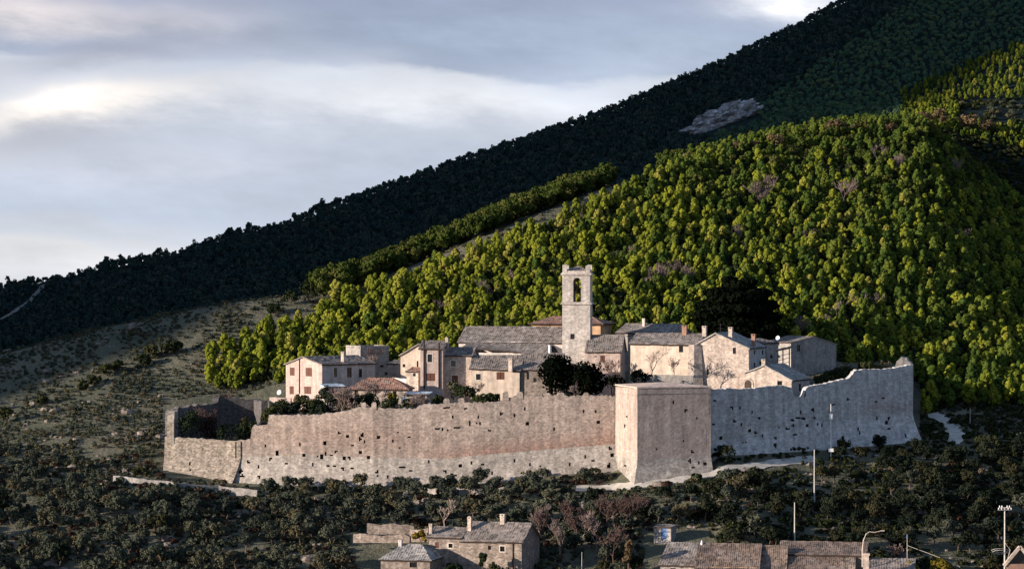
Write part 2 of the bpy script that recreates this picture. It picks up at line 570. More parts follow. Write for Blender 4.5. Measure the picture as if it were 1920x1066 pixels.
ROWS = [
    rowz(8, -14), rowz(80, -36), rowz(200, -82), rowz(290, -86), rowz(370, -64),
    row([(-900, 430, 1090), (0, 430, 1076), (700, 428, 1084), (1000, 424, 1090), (1400, 415, 1098), (1920, 425, 1080), (2900, 425, 1100)]),
    row([(-900, 475, 935), (0, 478, 925), (200, 482, 905), (305, 484, 897), (440, 489, 905), (560, 485.6, 908), (700, 482.2, 908), (930, 479.7, 902), (1060, 479, 886),
         (1150, 478.6, 883), (1190, 465.2, 906), (1250, 466, 896), (1338, 468, 883), (1346, 474.5, 852), (1420, 478, 848), (1500, 482, 843), (1580, 486.5, 837), (1725, 493, 822), (1800, 498, 815), (1920, 505, 805), (2900, 530, 780)]),
    row([(-900, 555, 800), (0, 545, 775), (200, 552, 735), (305, 555, 728), (440, 556, 718), (560, 558, 695), (700, 558, 680), (850, 558, 662), (1000, 558, 650), (1190, 558, 640), (1420, 558, 648),
         (1580, 556, 672), (1725, 535, 768), (1800, 540, 742), (1920, 545, 735), (2900, 560, 720)]),
    row([(-900, 585, 720), (0, 588, 662), (200, 593, 610), (305, 597, 588), (440, 602, 563), (560, 606, 548), (640, 610, 537), (700, 614, 520), (760, 618, 503), (850, 624, 470), (930, 632, 438), (1000, 640, 408), (1060, 647, 385), (1130, 657, 359),
         (1250, 680, 328), (1420, 712, 283), (1580, 732, 254), (1725, 742, 246), (1800, 742, 300), (1850, 742, 345), (1920, 742, 395), (2300, 735, 520), (2900, 720, 600)]),
    row([(-900, 640, 740), (0, 640, 690), (200, 650, 640), (440, 655, 590), (560, 650, 560), (640, 655, 540), (700, 660, 518), (760, 665, 496), (850, 672, 458), (930, 680, 424), (1000, 688, 398), (1060, 696, 376), (1130, 706, 352),
         (1250, 728, 321), (1420, 760, 270), (1580, 780, 246), (1725, 786, 240), (1800, 788, 320), (1850, 788, 365), (1920, 788, 415), (2300, 780, 540), (2900, 760, 620)]),
    row([(-900, 760, 790), (0, 760, 730), (200, 760, 690), (560, 760, 620), (850, 770, 520), (1130, 795, 400), (1420, 830, 290), (1580, 840, 262), (1725, 838, 272), (1800, 838, 302), (1850, 835, 335), (1920, 830, 372), (2300, 825, 500), (2900, 820, 600)]),
    row([(-900, 860, 760), (0, 860, 690), (200, 860, 648), (400, 860, 606), (560, 860, 565), (850, 870, 480), (1130, 880, 360), (1420, 900, 262), (1580, 905, 240), (1725, 905, 225), (1800, 905, 235), (1850, 905, 238), (1920, 905, 242), (2300, 900, 300), (2900, 890, 400)]),
    row([(-900, 960, 720), (0, 930, 610), (200, 930, 575), (400, 930, 538), (560, 935, 490), (850, 940, 410), (1130, 950, 310), (1420, 960, 215), (1580, 962, 196), (1725, 962, 188), (1800, 962, 188), (1920, 962, 184), (2300, 960, 180), (2900, 950, 200)]),
    row([(-900, 1010, 660), (0, 1005, 544), (100, 1005, 531), (200, 1010, 501), (305, 1015, 478), (440, 1020, 443), (560, 1025, 413), (700, 1035, 361), (850, 1050, 304), (1000, 1065, 256), (1130, 1080, 216), (1190, 1085, 190), (1250, 1090, 160), (1338, 1100, 122), (1420, 1110, 86), (1500, 1120, 46),
         (1580, 1130, 0), (1725, 1145, -52), (1920, 1160, -110), (2300, 1170, -200), (2900, 1180, -260)]),
    row([(-900, 1120, 700), (0, 1120, 590), (440, 1140, 500), (850, 1180, 380), (1250, 1220, 260), (1580, 1270, 120), (1920, 1300, 20), (2900, 1320, -140)]),
    rowz(1700, -70), rowz(2500, -91),
]
TPX = np.arange(-900, 2901, 8.0)
TY = np.concatenate([np.arange(8, 400, 14.0), np.arange(400, 800, 3.0), np.arange(800, 1180, 6.0), np.arange(1180, 2500, 60.0)])


def _table():
    ry = np.stack([np.interp(TPX, COLS, a) for a, b in ROWS])
    rz = np.stack([(533 - np.interp(TPX, COLS, b)) * K for a, b in ROWS]) * ry
    T = np.empty((len(TPX), len(TY)))
    for i in range(len(TPX)):
        T[i] = np.interp(TY, ry[:, i], rz[:, i])
    k = np.array([1, 2, 3, 2, 1], float)
    k /= k.sum()
    j0 = np.searchsorted(TY, 500)
    S = T.copy()
    for ax in (0, 1):
        pad = [(2, 2) if a == ax else (0, 0) for a in (0, 1)]
        Pp = np.pad(S, pad, mode='edge')
        S = sum(k[q] * (Pp[q:q + S.shape[0]] if ax == 0 else Pp[:, q:q + S.shape[1]]) for q in range(5))
    T[:, j0:] = S[:, j0:]
    X = (TPX[:, None] - 960) * K * TY[None, :]
    Yg = np.broadcast_to(TY[None, :], X.shape)
    w = np.clip((TY - 400) / 100, 0, 1)[None, :] * np.ones_like(X)
    near = np.clip(np.abs(TY - 480) / 25, 0.12, 1)[None, :]
    nz = np.zeros_like(X)
    r = np.random.default_rng(3)
    for f, a in ((0.045, 0.5), (0.09, 0.3), (0.2, 0.16), (0.43, 0.09)):
        p = r.uniform(0, 6.28, 4)
        nz += a * (np.sin(X * f * 1.0 + Yg * f * 0.6 + p[0] + 1.5 * np.sin(Yg * f * 0.4 + p[2])) * np.sin(Yg * f - X * f * 0.35 + p[1] + 1.3 * np.sin(X * f * 0.5 + p[3])))
    T += nz * w * near
    return T, X


TZ, TXW = _table()


def ground(x, y):
    x, y = np.asarray(x, float), np.asarray(y, float)
    px = 960 + x / (K * y)
    fi = np.clip((px - TPX[0]) / 8.0, 0, len(TPX) - 1.001)
    i = fi.astype(int)
    j = np.clip(np.searchsorted(TY, y, side='right') - 1, 0, len(TY) - 2)
    a = fi - i
    b = np.clip((y - TY[j]) / (TY[j + 1] - TY[j]), 0, 1)
    return (TZ[i, j] * (1 - a) + TZ[i + 1, j] * a) * (1 - b) + (TZ[i, j + 1] * (1 - a) + TZ[i + 1, j + 1] * a) * b


def hit(px, py, y0=405.0, y1=1200.0):
    """the point of the land seen at a photo position"""
    ys = np.arange(y0, y1, 0.25)
    z = ground((px - 960) * K * ys, ys)
    above = z >= (533 - py) * K * ys
    j = int(np.argmax(above)) if above.any() else len(ys) - 1
    y = ys[j]
    return Vector(((px - 960) * K * y, y, float(ground((px - 960) * K * y, y))))


def make_ground_mat():
    m, nt = new_mat('hillside_ground')
    geo = nd(nt, 'ShaderNodeNewGeometry').outputs['Position']
    a = noise(nt, geo, 0.055, 5, 0.6)
    b = noise(nt, geo, 0.35, 5, 0.65)
    c = noise(nt, geo, 1.7, 4, 0.7)
    col = mixc(nt, mr(nt, a, 0.38, 0.62), (0.082, 0.088, 0.062), (0.146, 0.136, 0.098))
    col = mixc(nt, mr(nt, b, 0.50, 0.68, 0, 0.85), col, (0.055, 0.060, 0.044))
    col = mixc(nt, mr(nt, mth(nt, 'MULTIPLY', b, c), 0.30, 0.40, 0, 0.8), col, (0.24, 0.20, 0.155))
    vor = nd(nt, 'ShaderNodeTexVoronoi')
    vor.inputs['Scale'].default_value = 0.9
    lk(nt, geo, vor.inputs['Vector'])
    st = mth(nt, 'MULTIPLY', mr(nt, vor.outputs['Distance'], 0.12, 0.2, 1, 0), mr(nt, b, 0.5, 0.6))
    col = mixc(nt, st, col, (0.33, 0.295, 0.25))
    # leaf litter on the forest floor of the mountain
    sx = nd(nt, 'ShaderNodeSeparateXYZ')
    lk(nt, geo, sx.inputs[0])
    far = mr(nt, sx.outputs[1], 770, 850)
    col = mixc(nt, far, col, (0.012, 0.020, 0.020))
    h = mth(nt, 'ADD', mth(nt, 'MULTIPLY', b, 2.0), c)
    finish(nt, col, 0.95, h, 0.9, 0.5, 0.05)
    return m


def build_land():
    n, k = TZ.shape
    vs = np.stack([TXW, np.broadcast_to(TY[None, :], TXW.shape), TZ], -1).reshape(-1, 3)
    i, j = np.meshgrid(np.arange(n - 1), np.arange(k - 1), indexing='ij')
    q = np.stack([i * k + j, (i + 1) * k + j, (i + 1) * k + j + 1, i * k + j + 1], -1).reshape(-1, 4)
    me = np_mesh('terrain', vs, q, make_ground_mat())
    me.polygons.foreach_set('use_smooth', [True] * len(me.polygons))
    tag(link_obj('terrain', me), 'scrubby limestone hillside rising from the olive grove to the mountain', None, None, 'structure')
    # the valley floor behind and beside the viewpoint, and the far side beyond
    mb = MB()
    mb.add([(-1600, -200, -92), (1600, -200, -92), (1600, 2600, -92), (-1600, 2600, -92)], [(0, 1, 2, 3)])
    o = mb.build('valley_ground', bpy.data.materials['hillside_ground'])
    tag(o, 'valley floor under the hillside', None, None, 'structure')
    # unseen hill added at the left, shaped to shade the ridge and left meadow
    cs = np.array([380, 500, 540, 565, 580, 592, 604, 620, 640, 655, 680, 720, 800, 860, 910, 923, 935, 945, 953, 970, 1000, 1058, 1200, 1500], float)
    zs = np.array([-90, -78, -68, -60, -53, -47, -34, -19, -9, 2, 16, 30, 56, 82, 105, 116, 127, 135, 142, 155, 168, 186, 240, 310], float)
    cc = np.arange(400, 1420, 12.0)
    H = np.interp(cc, cs, zs) + 600 / math.sin(SUN_AZ) * math.tan(SUN_EL)
    xs = np.array([-1500, -1100, -850, -700, -640, -600, -570, -530, -480, -430], float)
    prof = np.array([-0.1, 0.35, 0.72, 0.9, 0.975, 1.0, 0.93, 0.7, 0.36, -0.05])
    r = np.random.default_rng(11)
    V = []
    for c, h in zip(cc, H):
        for x, p in zip(xs, prof):
            y = c + x * math.cos(SUN_AZ) / math.sin(SUN_AZ)
            jit = 0 if p == 1.0 else r.normal(0, 4)
            V.append((x + jit, y, -92 + max(h + 92, 3) * p))
    n, k = len(cc), len(xs)
    i, j = np.meshgrid(np.arange(n - 1), np.arange(k - 1), indexing='ij')
    q = np.stack([i * k + j, i * k + j + 1, (i + 1) * k + j + 1, (i + 1) * k + j], -1).reshape(-1, 4)
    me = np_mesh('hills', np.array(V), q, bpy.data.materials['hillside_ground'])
    me.polygons.foreach_set('use_smooth', [True] * len(me.polygons))
    tag(link_obj('hills', me), 'wooded mountain across the side valley', None, None, 'structure')


build_land()


def ribbon(name, pts, width, mat, label, lift=0.12, kind='structure'):
    """a strip laid on the land along photo positions"""
    P = [hit(*p) if len(p) == 2 else Vector(p) for p in pts]
    Q = []
    for a, b in zip(P[:-1], P[1:]):
        n = max(2, int((b - a).length / 1.2))
        for i in range(n):
            Q.append(a.lerp(b, i / n))
    Q.append(P[-1])
    mb = MB()
    vs, fs = [], []
    for i, p in enumerate(Q):
        t = Q[min(i + 1, len(Q) - 1)] - Q[max(i - 1, 0)]
        t.z = 0
        s = Vector((t.y, -t.x, 0)).normalized()
        w = width * (0.5 + 0.1 * math.sin(i * 1.7) + 0.05 * math.sin(i * 0.6))
        for k in (-1, -0.4, 0.4, 1):
            a = p + s * w * k
            vs.append((a.x, a.y, float(ground(a.x, a.y)) + lift))
    for i in range(len(Q) - 1):
        for k in range(3):
            fs.append((i * 4 + k, i * 4 + k + 1, i * 4 + k + 5, i * 4 + k + 4))
    mb.add(vs, fs)
    return tag(mb.build(name, mat, None, True), label, None, None, kind)


ribbon('path', [(1080, 917), (1150, 914), (1200, 911), (1260, 902), (1340, 889), (1400, 877), (1450, 869), (1530, 860)], 3.0, M['gravel'], 'pale gravel track below the walls')
ribbon('road', [(1742, 776), (1765, 786), (1780, 797), (1788, 812), (1786, 832)], 3.4, M['gravel'], 'pale bend of road beyond the right end of the walls')
ribbon('path', [(-20, 610), (25, 588), (52, 570), (70, 551), (84, 536)], 2.2, M['track'], 'pale track climbing the dark ridge', 0.6)
# ------------------------------------------------------------------ fortification
def fort(root, name_hi, name_lo, stations, profile, holes, mat_hi, mat_lo, thick=1.1, cell=0.31, bricks=None, seed=1, rag=0.10, top_mat=None, rough=.007):
    """masonry curtain: stations (px,Y of the wall top | py of the scarp line | px,Y,py at the foot), profile = broken top edge.
    The face is a fine grid; small holes are real pockets in it."""
    r = np.random.default_rng(seed)
    S = [dict(t=Vector((PX(a, Y), Y)), zc=PZ(c, Y), b=Vector((PX(d, e), e)), zb=PZ(f, e)) for a, Y, c, d, e, f in stations]
    cols = []
    for A, B in zip(S[:-1], S[1:]):
        n = max(1, int(round((B['t'] - A['t']).length / cell)))
        d = (B['t'] - A['t']).normalized()
        out = Vector((d.y, -d.x))
        for i in range(n + (1 if B is S[-1] else 0)):
            f = i / n
            cols.append((A['t'].lerp(B['t'], f), A['zc'] * (1 - f) + B['zc'] * f, A['b'].lerp(B['b'], f), A['zb'] * (1 - f) + B['zb'] * f, out))
    pp = np.array(profile, float)
    nc = len(cols)
    ztop, px = [], []
    for t, zc, b, zb, out in cols:
        p = 960 + t.x / (K * t.y)
        px.append(p)
        ztop.append(max(PZ(np.interp(p, pp[:, 0], pp[:, 1]), t.y) + r.normal(0, rag), zc + 0.3))
    hmax = max(z - c[1] for z, c in zip(ztop, cols))
    nhi = max(3, int(hmax / cell))
    nlo = max(3, int(max(c[1] - c[3] for c in cols) / cell)) + 3
    bump = r.normal(0, rough, (nc, nlo + nhi + 1))
    bump += rough * 8 * np.sin(np.arange(nc)[:, None] * 0.11 + r.uniform(0, 6)) * np.sin(np.arange(nlo + nhi + 1)[None, :] * 0.13 + r.uniform(0, 6))
    G = np.zeros((nc, nlo + nhi + 1, 3))
    O = np.zeros((nc, 2))
    for i, (t, zc, b, zb, out) in enumerate(cols):
        O[i] = out
        for j in range(nlo + nhi + 1):
            if j <= nlo:
                f = j / nlo
                z0 = zb - 1.2
                z = z0 + (zc - z0) * f
                g = min(1.0, (z - zb) / (zc - zb))
                xy = b + (t - b) * (1 - (1 - g) ** 1.25 if g > 0 else 1.25 * g)
            else:
                z = zc + (ztop[i] - zc) * (j - nlo) / nhi
                xy = t
            G[i, j] = (xy.x + out.x * bump[i, j], xy.y + out.y * bump[i, j], z)
    ctr = (G[:-1, :-1] + G[1:, :-1] + G[1:, 1:] + G[:-1, 1:]) / 4
    cpx = 960 + ctr[..., 0] / (K * ctr[..., 1])
    cpy = 533 - ctr[..., 2] / (K * ctr[..., 1])
    mark = np.zeros(cpx.shape, bool)
    for h in holes:
        hx, hy = h[0], h[1]
        w, hh = (h[2], h[3]) if len(h) > 3 else (4.2, 5.0)
        e = ((cpx - hx) / (w * .58)) ** 2 + ((cpy - hy) / (hh * .56)) ** 2
        if (e < 1).any():
            mark |= e < 1
        elif e.min() < 30:
            mark[np.unravel_index(np.argmin(e), e.shape)] = True
    for part, j0, j1, mat in ((name_lo, 0, nlo, mat_lo), (name_hi, nlo, nlo + nhi, mat_hi)):
        mb = MB()
        idx = {}

        def vid(i, j):
            if (i, j) not in idx:
                idx[(i, j)] = mb.add([G[i, j]], [])
                if bricks is not None:
                    mb.at[idx[(i, j)]] = bricks(960 + G[i, j, 0] / (K * G[i, j, 1]), 533 - G[i, j, 2] / (K * G[i, j, 1]))
            return idx[(i, j)]
        for i in range(nc - 1):
            for j in range(j0, j1):
                q = [(i, j), (i + 1, j), (i + 1, j + 1), (i, j + 1)]
                if not mark[i, j]:
                    mb.f.append(tuple(vid(*a) for a in q))
                    mb.m.append(0)
                else:
                    pts = [G[a] for a in q]
                    o = O[i]
                    inn = [(p[0] - o[0] * 0.55, p[1] - o[1] * 0.55, p[2]) for p in pts]
                    mb.add([*pts, *inn], [(4, 5, 6, 7), (0, 1, 5, 4), (1, 2, 6, 5), (2, 3, 7, 6), (3, 0, 4, 7)], 1)
        if j1 == nlo + nhi:     # ragged top and the inner face
            for i in range(nc):
                a = G[i, j1]
                o = O[i]
                mb.add([a, (a[0] - o[0] * thick, a[1] - o[1] * thick, a[2] + r.normal(0, 0.05)), (a[0] - o[0] * thick, a[1] - o[1] * thick, cols[i][1])], [])
                if i:
                    k = len(mb.v) - 6
                    mb.f += [(k, k + 3, k + 4, k + 1), (k + 1, k + 4, k + 5, k + 2)]
                    mb.m += [2 if top_mat else 0, 0]
            for i in (0, nc - 1):   # close the ends
                a, c = G[i, j1], G[i, j0]
                o = O[i]
                mb.add([a, c, (c[0] - o[0] * thick, c[1] - o[1] * thick, c[2]), (a[0] - o[0] * thick, a[1] - o[1] * thick, a[2])], [(0, 1, 2, 3)])
        mb.build(part, [mat, M['hole'], top_mat or mat], root)
    return cols, ztop


def merlons(root, lst, Yf, mat):
    for (x0, x1, y0, y1) in lst:
        Y = Yf((x0 + x1) / 2)
        a, b = PX(x0, Y), PX(x1, Y)
        zt, zb = PZ(y0, Y), PZ(y1, Y) - 0.4
        mb = MB()
        w, h = b - a, zt - zb
        r = random.Random(int(x0))
        prof = [(0, 0), (w, 0), (w * (0.98 - 0.05 * r.random()), h * 0.8), (w * 0.8, h), (w * 0.3, h * (0.94 + 0.06 * r.random())), (w * 0.04, h * 0.78)]
        n = len(prof)
        sl = -0.194 if x0 < 800 else -0.05
        vs = [(a + p, Y + sl * p - 0.02, zb + q) for p, q in prof] + [(a + p, Y + sl * p + 0.95, zb + q) for p, q in prof]
        mb.add(vs, [tuple(range(n)), tuple(reversed(range(n, 2 * n)))] + [(i, i + n, (i + 1) % n + n, (i + 1) % n) for i in range(n)])
        mb.build('merlon', mat, root)


# long left curtain ---------------------------------------------------------
def bump_spot(x, y, cx, cy, sx, sy):
    return math.exp(-((x - cx) / sx) ** 2 - ((y - cy) / sy) ** 2)


def left_brick(x, y):
    cord = np.interp(x, [450, 700, 844, 892, 1155], [856, 857, 859, 853, 832])
    up = cord - y
    if up < -1:
        return 0.0
    v = math.exp(-(up / 22) ** 2) * np.interp(x, [760, 840, 900, 1155], [0.0, 0.75, 1.0, 0.95])
    v += 0.45 * bump_spot(x, y, 600, 815, 130, 32) + 0.4 * bump_spot(x, y, 1140, 800, 22, 40) + 0.3 * bump_spot(x, y, 740, 825, 80, 25)
    return float(min(1, v))


left_wall = thing('curtain_wall', P3(790, 905, 485), 'long rose-tinted stone rampart with broken battlements left of the square tower', 'wall')
LY = lambda p: float(np.interp(p, [437, 700, 930, 1160], [490.5, 482.9, 480.4, 479.3]))
prof = [(437, 829), (443, 825), (471, 823.5), (472.5, 797), (502, 795), (503.5, 777), (560, 777), (600, 776.5), (630, 773), (656, 768), (668, 762), (712, 764), (740, 765), (780, 766), (784, 759), (800, 757), (830, 756.5), (872, 755),
        (940, 752), (942, 745), (1000, 742), (1060, 741.5), (1100, 741), (1165, 742)]
holes = [(519.7, 849.7, 6, 9), (608.6, 829.4, 6, 7), (651.4, 818, 4, 6), (679.5, 814.8, 6, 8), (675, 822.7, 5, 7), (635.6, 811.4), (684, 826.7), (660.4, 835, 5, 4), (676, 847.4, 6, 6), (603, 855.3, 7, 9), (630, 846), (645.7, 858.7, 5, 6),
         (692, 856.4, 6, 5), (570, 852.6), (465.7, 865.4), (451, 883.4, 7, 8), (454.4, 891.3, 6, 6), (484.8, 874.4, 3, 6), (537.7, 867.7), (507, 859.8), (586, 870), (615, 873, 5, 4), (627.7, 873), (642.4, 877.8, 5, 5), (660, 877.8), (622, 853),
         (486, 893.6, 6, 4), (562.5, 832.8), (498, 835), (595, 855), (611, 850), (655, 858),
         (710, 819.8, 5, 6), (737, 825), (745.5, 810), (767, 818.6, 4, 5), (749.6, 839), (819.8, 803, 6, 3), (829, 804), (840, 807, 6, 3), (854.5, 800.6, 15, 2), (881, 793, 4, 6), (895, 793.4, 2, 5), (901, 793.4, 2, 5), (848.5, 781, 2, 7),
         (845, 764.5, 22, 2), (873, 764.8, 6, 2.5), (918, 806.6), (964.7, 777, 4, 6), (988.7, 794, 5, 5), (984, 766), (1121.6, 790.6, 6, 4), (898, 781), (965.5, 863.6, 3, 7), (863.6, 873, 5, 6), (884, 867, 6, 4), (906, 869.6, 6, 3),
         (757.5, 875.6, 4, 5), (769.5, 882, 5, 5), (750, 876, 6, 2), (804, 865), (835, 883), (816, 891), (847, 889), (853, 891), (923, 885.7), (1069, 869, 4, 7), (1097.7, 857, 5, 6), (1112, 863.6, 6, 4), (1142, 872.5, 6, 8), (1148, 852, 7, 5),
         (1144, 840), (1014, 874, 5, 2.5), (993, 870), (707, 884), (708, 892), (728, 894), (770.7, 898, 5, 3), (977, 887, 5, 2), (1117, 772), (1095, 770), (1040, 803), (940, 775)]
fort(left_wall, 'curtain', 'scarp',
     [(440, 490.5, 856, 437, 489.3, 903), (570, 486.2, 852, 569, 484.8, 907), (700, 482.9, 857, 700, 481.5, 907), (844, 481.2, 859, 844, 480.0, 905), (892, 480.7, 853, 892, 479.3, 903), (1060, 479.7, 839, 1060, 478.4, 886), (1164, 479.3, 831, 1164, 478.1, 884)],
     prof, holes, M['stone_pink'], M['stone_scarp'], 1.1, 0.31, left_brick, 5)
merlons(left_wall, [(677, 687, 754, 763), (696, 706, 753, 764), (831, 843, 746.5, 757), (858, 871, 745.5, 756), (942, 954, 733, 746), (968, 981, 734, 744), (994, 1004, 736, 743), (1020, 1032, 736, 743), (1044, 1059, 735.5, 743), (1094, 1104, 735.5, 742)], LY, M['stone_pink'])

# square tower ---------------------------------------------------------------
tower = thing('square_tower', P3(1245, 895, 470), 'squat square wall tower with a sunlit left side and flared foot, track curling past it', 'tower')
tw = MB()
TPTS = [(1154, 478.9), (1195, 466.0), (1333, 469.4)]
tc = [Vector((PX(a, b), b)) for a, b in TPTS]
tback = tc[2] + (tc[0] - tc[1])
tprof = [(1150, 724), (1200, 728), (1340, 728)]
fort(tower, 'tower_wall', 'scarp',
     [(1154, 478.9, 854, 1159, 478.4, 884), (1195, 466.0, 862, 1189, 464.8, 906), (1333, 469.4, 853, 1337.5, 468.0, 884), (960 + tback.x / (K * tback.y), tback.y, 840, 960 + (tback.x + 0.9) / (K * tback.y), tback.y, 860)],
     tprof, [(1263.5, 754.3, 4, 8), (1285, 768.6, 5, 6), (1307, 784, 3, 4), (1230, 843, 2.5, 6), (1297.7, 846.5, 5, 5), (1293, 863.6, 4, 7), (1310, 867), (1300.5, 875, 6, 2.5), (1175, 781.5, 2.5, 4), (1171, 797, 2.5, 6), (1172, 872, 4, 4), (1322, 869), (1280, 826, 2, 3)],
     M['stone_tower'], M['stone_scarp'], 1.0, 0.31, None, 9, 0.02, None, .003)
rm = MB()
cc = (tc[0] + tc[1] + tc[2] + tback) / 4
zt = PZ(727.5, 466)
ring = []
for p in (tc[0], tc[1], tc[2], tback):
    q = cc + (p - cc) * 1.012
    ring.append(q)
apex = cc
n = 14
for a in range(4):
    A, B = ring[a], ring[(a + 1) % 4]
    for i in range(n):
        p, q = A.lerp(B, i / n), A.lerp(B, (i + 1) / n)
        j0, j1 = random.Random(a * 40 + i).uniform(-.03, .03), random.Random(a * 40 + i + 1).uniform(-.03, .03)
        rm.add([(p.x, p.y, zt), (q.x, q.y, zt), (q.x, q.y, zt + .22 + j1), (p.x, p.y, zt + .22 + j0), (apex.x, apex.y, zt + .8)], [(0, 1, 2, 3), (3, 2, 4)])
rm.add([(p.x, p.y, zt) for p in reversed(ring)], [(0, 1, 2, 3)])
rm.build('roof', M['coping'], tower)
sm = MB()     # string course under the coping
for a in range(2):
    A, B = tc[a], tc[a + 1]
    d = (B - A).normalized()
    o = Vector((d.y, -d.x))
    m_ = (A + B) / 2
    sm.box((m_.x + o.x * .01, m_.y + o.y * .01, PZ(738 if a else 741, 466)), (d.x * (B - A).length / 2, d.y * (B - A).length / 2, 0), (o.x * .05, o.y * .05, 0), (0, 0, .06))
sm.build('string_course', M['stone_scarp'], tower)

# right curtain --------------------------------------------------------------
right_wall = thing('curtain_wall', P3(1530, 840, 484), 'shaded blue-grey stone rampart rising in steps right of the square tower', 'wall')
prof = [(1320, 727), (1334, 728), (1345, 730), (1360, 728), (1390, 729), (1416, 727), (1436, 724), (1460, 722), (1483, 725), (1487, 732), (1489, 742), (1505, 745), (1508, 738), (1511, 728), (1516, 723.5), (1530, 721.5), (1547, 719), (1560, 716), (1577, 711), (1592, 709), (1598, 702),
        (1601, 696), (1608, 693), (1616, 692), (1640, 692), (1668, 691), (1685, 687), (1700, 684.5), (1712, 683), (1740, 683)]
holes = [(1372.8, 763.7, 5, 5), (1424, 783, 5, 6), (1391, 796.5, 3, 6), (1405.6, 806.6, 6, 5), (1416.6, 811, 7, 5), (1351, 820, 6, 6), (1454, 834.7, 5, 7), (1341.6, 841.8, 7, 6), (1338, 794, 4, 4), (1399, 827.7, 3, 3), (1393, 829, 3, 3), (1485, 787.6, 6, 4), (1497, 783, 11, 3),
         (1507.5, 783.8, 8, 4), (1524.4, 768, 5, 6), (1526.7, 783, 3, 5), (1533.4, 795.7, 4, 6), (1476, 803.4, 9, 4), (1461, 801, 3, 4), (1514, 797), (1580.7, 821.6, 4, 8), (1608.8, 803.4, 4, 4), (1611.5, 810.8, 4, 6), (1643.7, 782.7, 3, 5), (1665.8, 783.4, 5, 6), (1666, 803),
         (1698, 815, 4, 6), (1656, 817.6, 4, 4), (1454, 821, 4, 6), (1662, 792), (1636, 751.6, 22, 2), (1563, 758, 12, 2), (1590, 747.8), (1657, 746.7, 9, 2.5), (1510, 740, 3, 8), (1377, 789), (1388, 765), (1410, 772), (1340, 750), (1430, 816), (1487, 797), (1501, 772), (1541, 797), (1490, 815, 8, 3)]


def right_brick(x, y):
    return 0.55 * bump_spot(x, y, 1660, 765, 60, 9) + 0.35 * bump_spot(x, y, 1650, 745, 30, 14)


fort(right_wall, 'curtain', 'scarp',
     [(1324, 474.5, 830, 1324, 473.8, 860), (1346, 475.4, 828, 1346, 474.4, 850), (1420, 478.6, 812, 1420, 477.4, 847), (1500, 482.8, 798, 1500, 481.4, 842), (1585, 487.6, 789, 1586, 486.0, 835), (1640, 490.3, 784, 1642, 488.6, 829), (1712, 493.9, 776, 1727, 491.8, 821),
      (1700, 522, 765, 1712, 522.5, 800)],
     prof, holes, M['stone_east'], M['stone_east'], 1.1, 0.31, right_brick, 21, 0.07)

# left bastion ---------------------------------------------------------------
bastion = thing('bastion', P3(372, 896, 484), 'low pale rubble bastion forming the far left corner of the ramparts', 'bastion')
bprof = [(290, 818), (312, 818.5), (380, 822), (452, 827)]
fort(bastion, 'rubble_wall', 'scarp',
     [(312, 497, 850, 308, 496.8, 880), (309, 490.9, 853, 304, 489.6, 896), (451, 489.9, 858, 437, 488.5, 901), (452, 492, 858, 441, 492, 901)],
     bprof, [(356.5, 868, 3, 6), (356, 876, 1.5, 8)], M['stone_bastion'], M['stone_bastion'], 1.0, 0.31, None, 31, 0.05, M['coping'])
# the higher return wall at its left corner and the back wall of the terrace
mb = MB()
prof = [(490.7, 792), (491.6, 778), (493, 770), (496, 771), (499, 768)]
x0 = PX(312, 490)
fr = []
for Y, py in prof:
    fr.append((PX(313.5, 491) - (Y - 491) * 0.03, Y, PZ(py, Y)))
zb = PZ(835, 484)
for a, b in zip(fr[:-1], fr[1:]):
    for dx, rev in ((0, 0), (1.25, 1)):
        q = [(a[0] + dx, a[1], zb), (b[0] + dx, b[1], zb), (b[0] + dx, b[1], b[2]), (a[0] + dx, a[1], a[2])]
        mb.add(q, [(0, 1, 2, 3) if rev else (3, 2, 1, 0)])
    mb.quad((a[0], a[1], a[2]), (a[0] + 1.25, a[1], a[2]), (b[0] + 1.25, b[1], b[2]), (b[0], b[1], b[2]))
a = fr[0]
mb.quad((a[0], a[1], zb), (a[0] + 1.25, a[1], zb), (a[0] + 1.25, a[1], a[2]), (a[0], a[1], a[2]))
mb.build('return_wall', M['stone_bastion'], bastion)

terrace = thing('terrace_wall', P3(410, 815, 500), 'dark stone terrace wall at the back of the left bastion', 'wall')
fort(terrace, 'wall_face', 'footing',
     [(318, 498, 815, 318, 497.6, 832), (409, 508, 805, 409, 507.6, 826), (412, 509.0, 805, 412, 508.6, 826), (476, 510, 805, 476, 509.6, 826), (490, 499, 806, 490, 498.8, 828)],
     [(318, 770), (330, 766), (345, 762), (400, 757), (408, 756), (411, 744), (430, 745), (455, 746), (470, 748), (490, 752)], [], M['stone_dark'], M['stone_dark'], 1.2, 0.5, None, 41, 0.16)

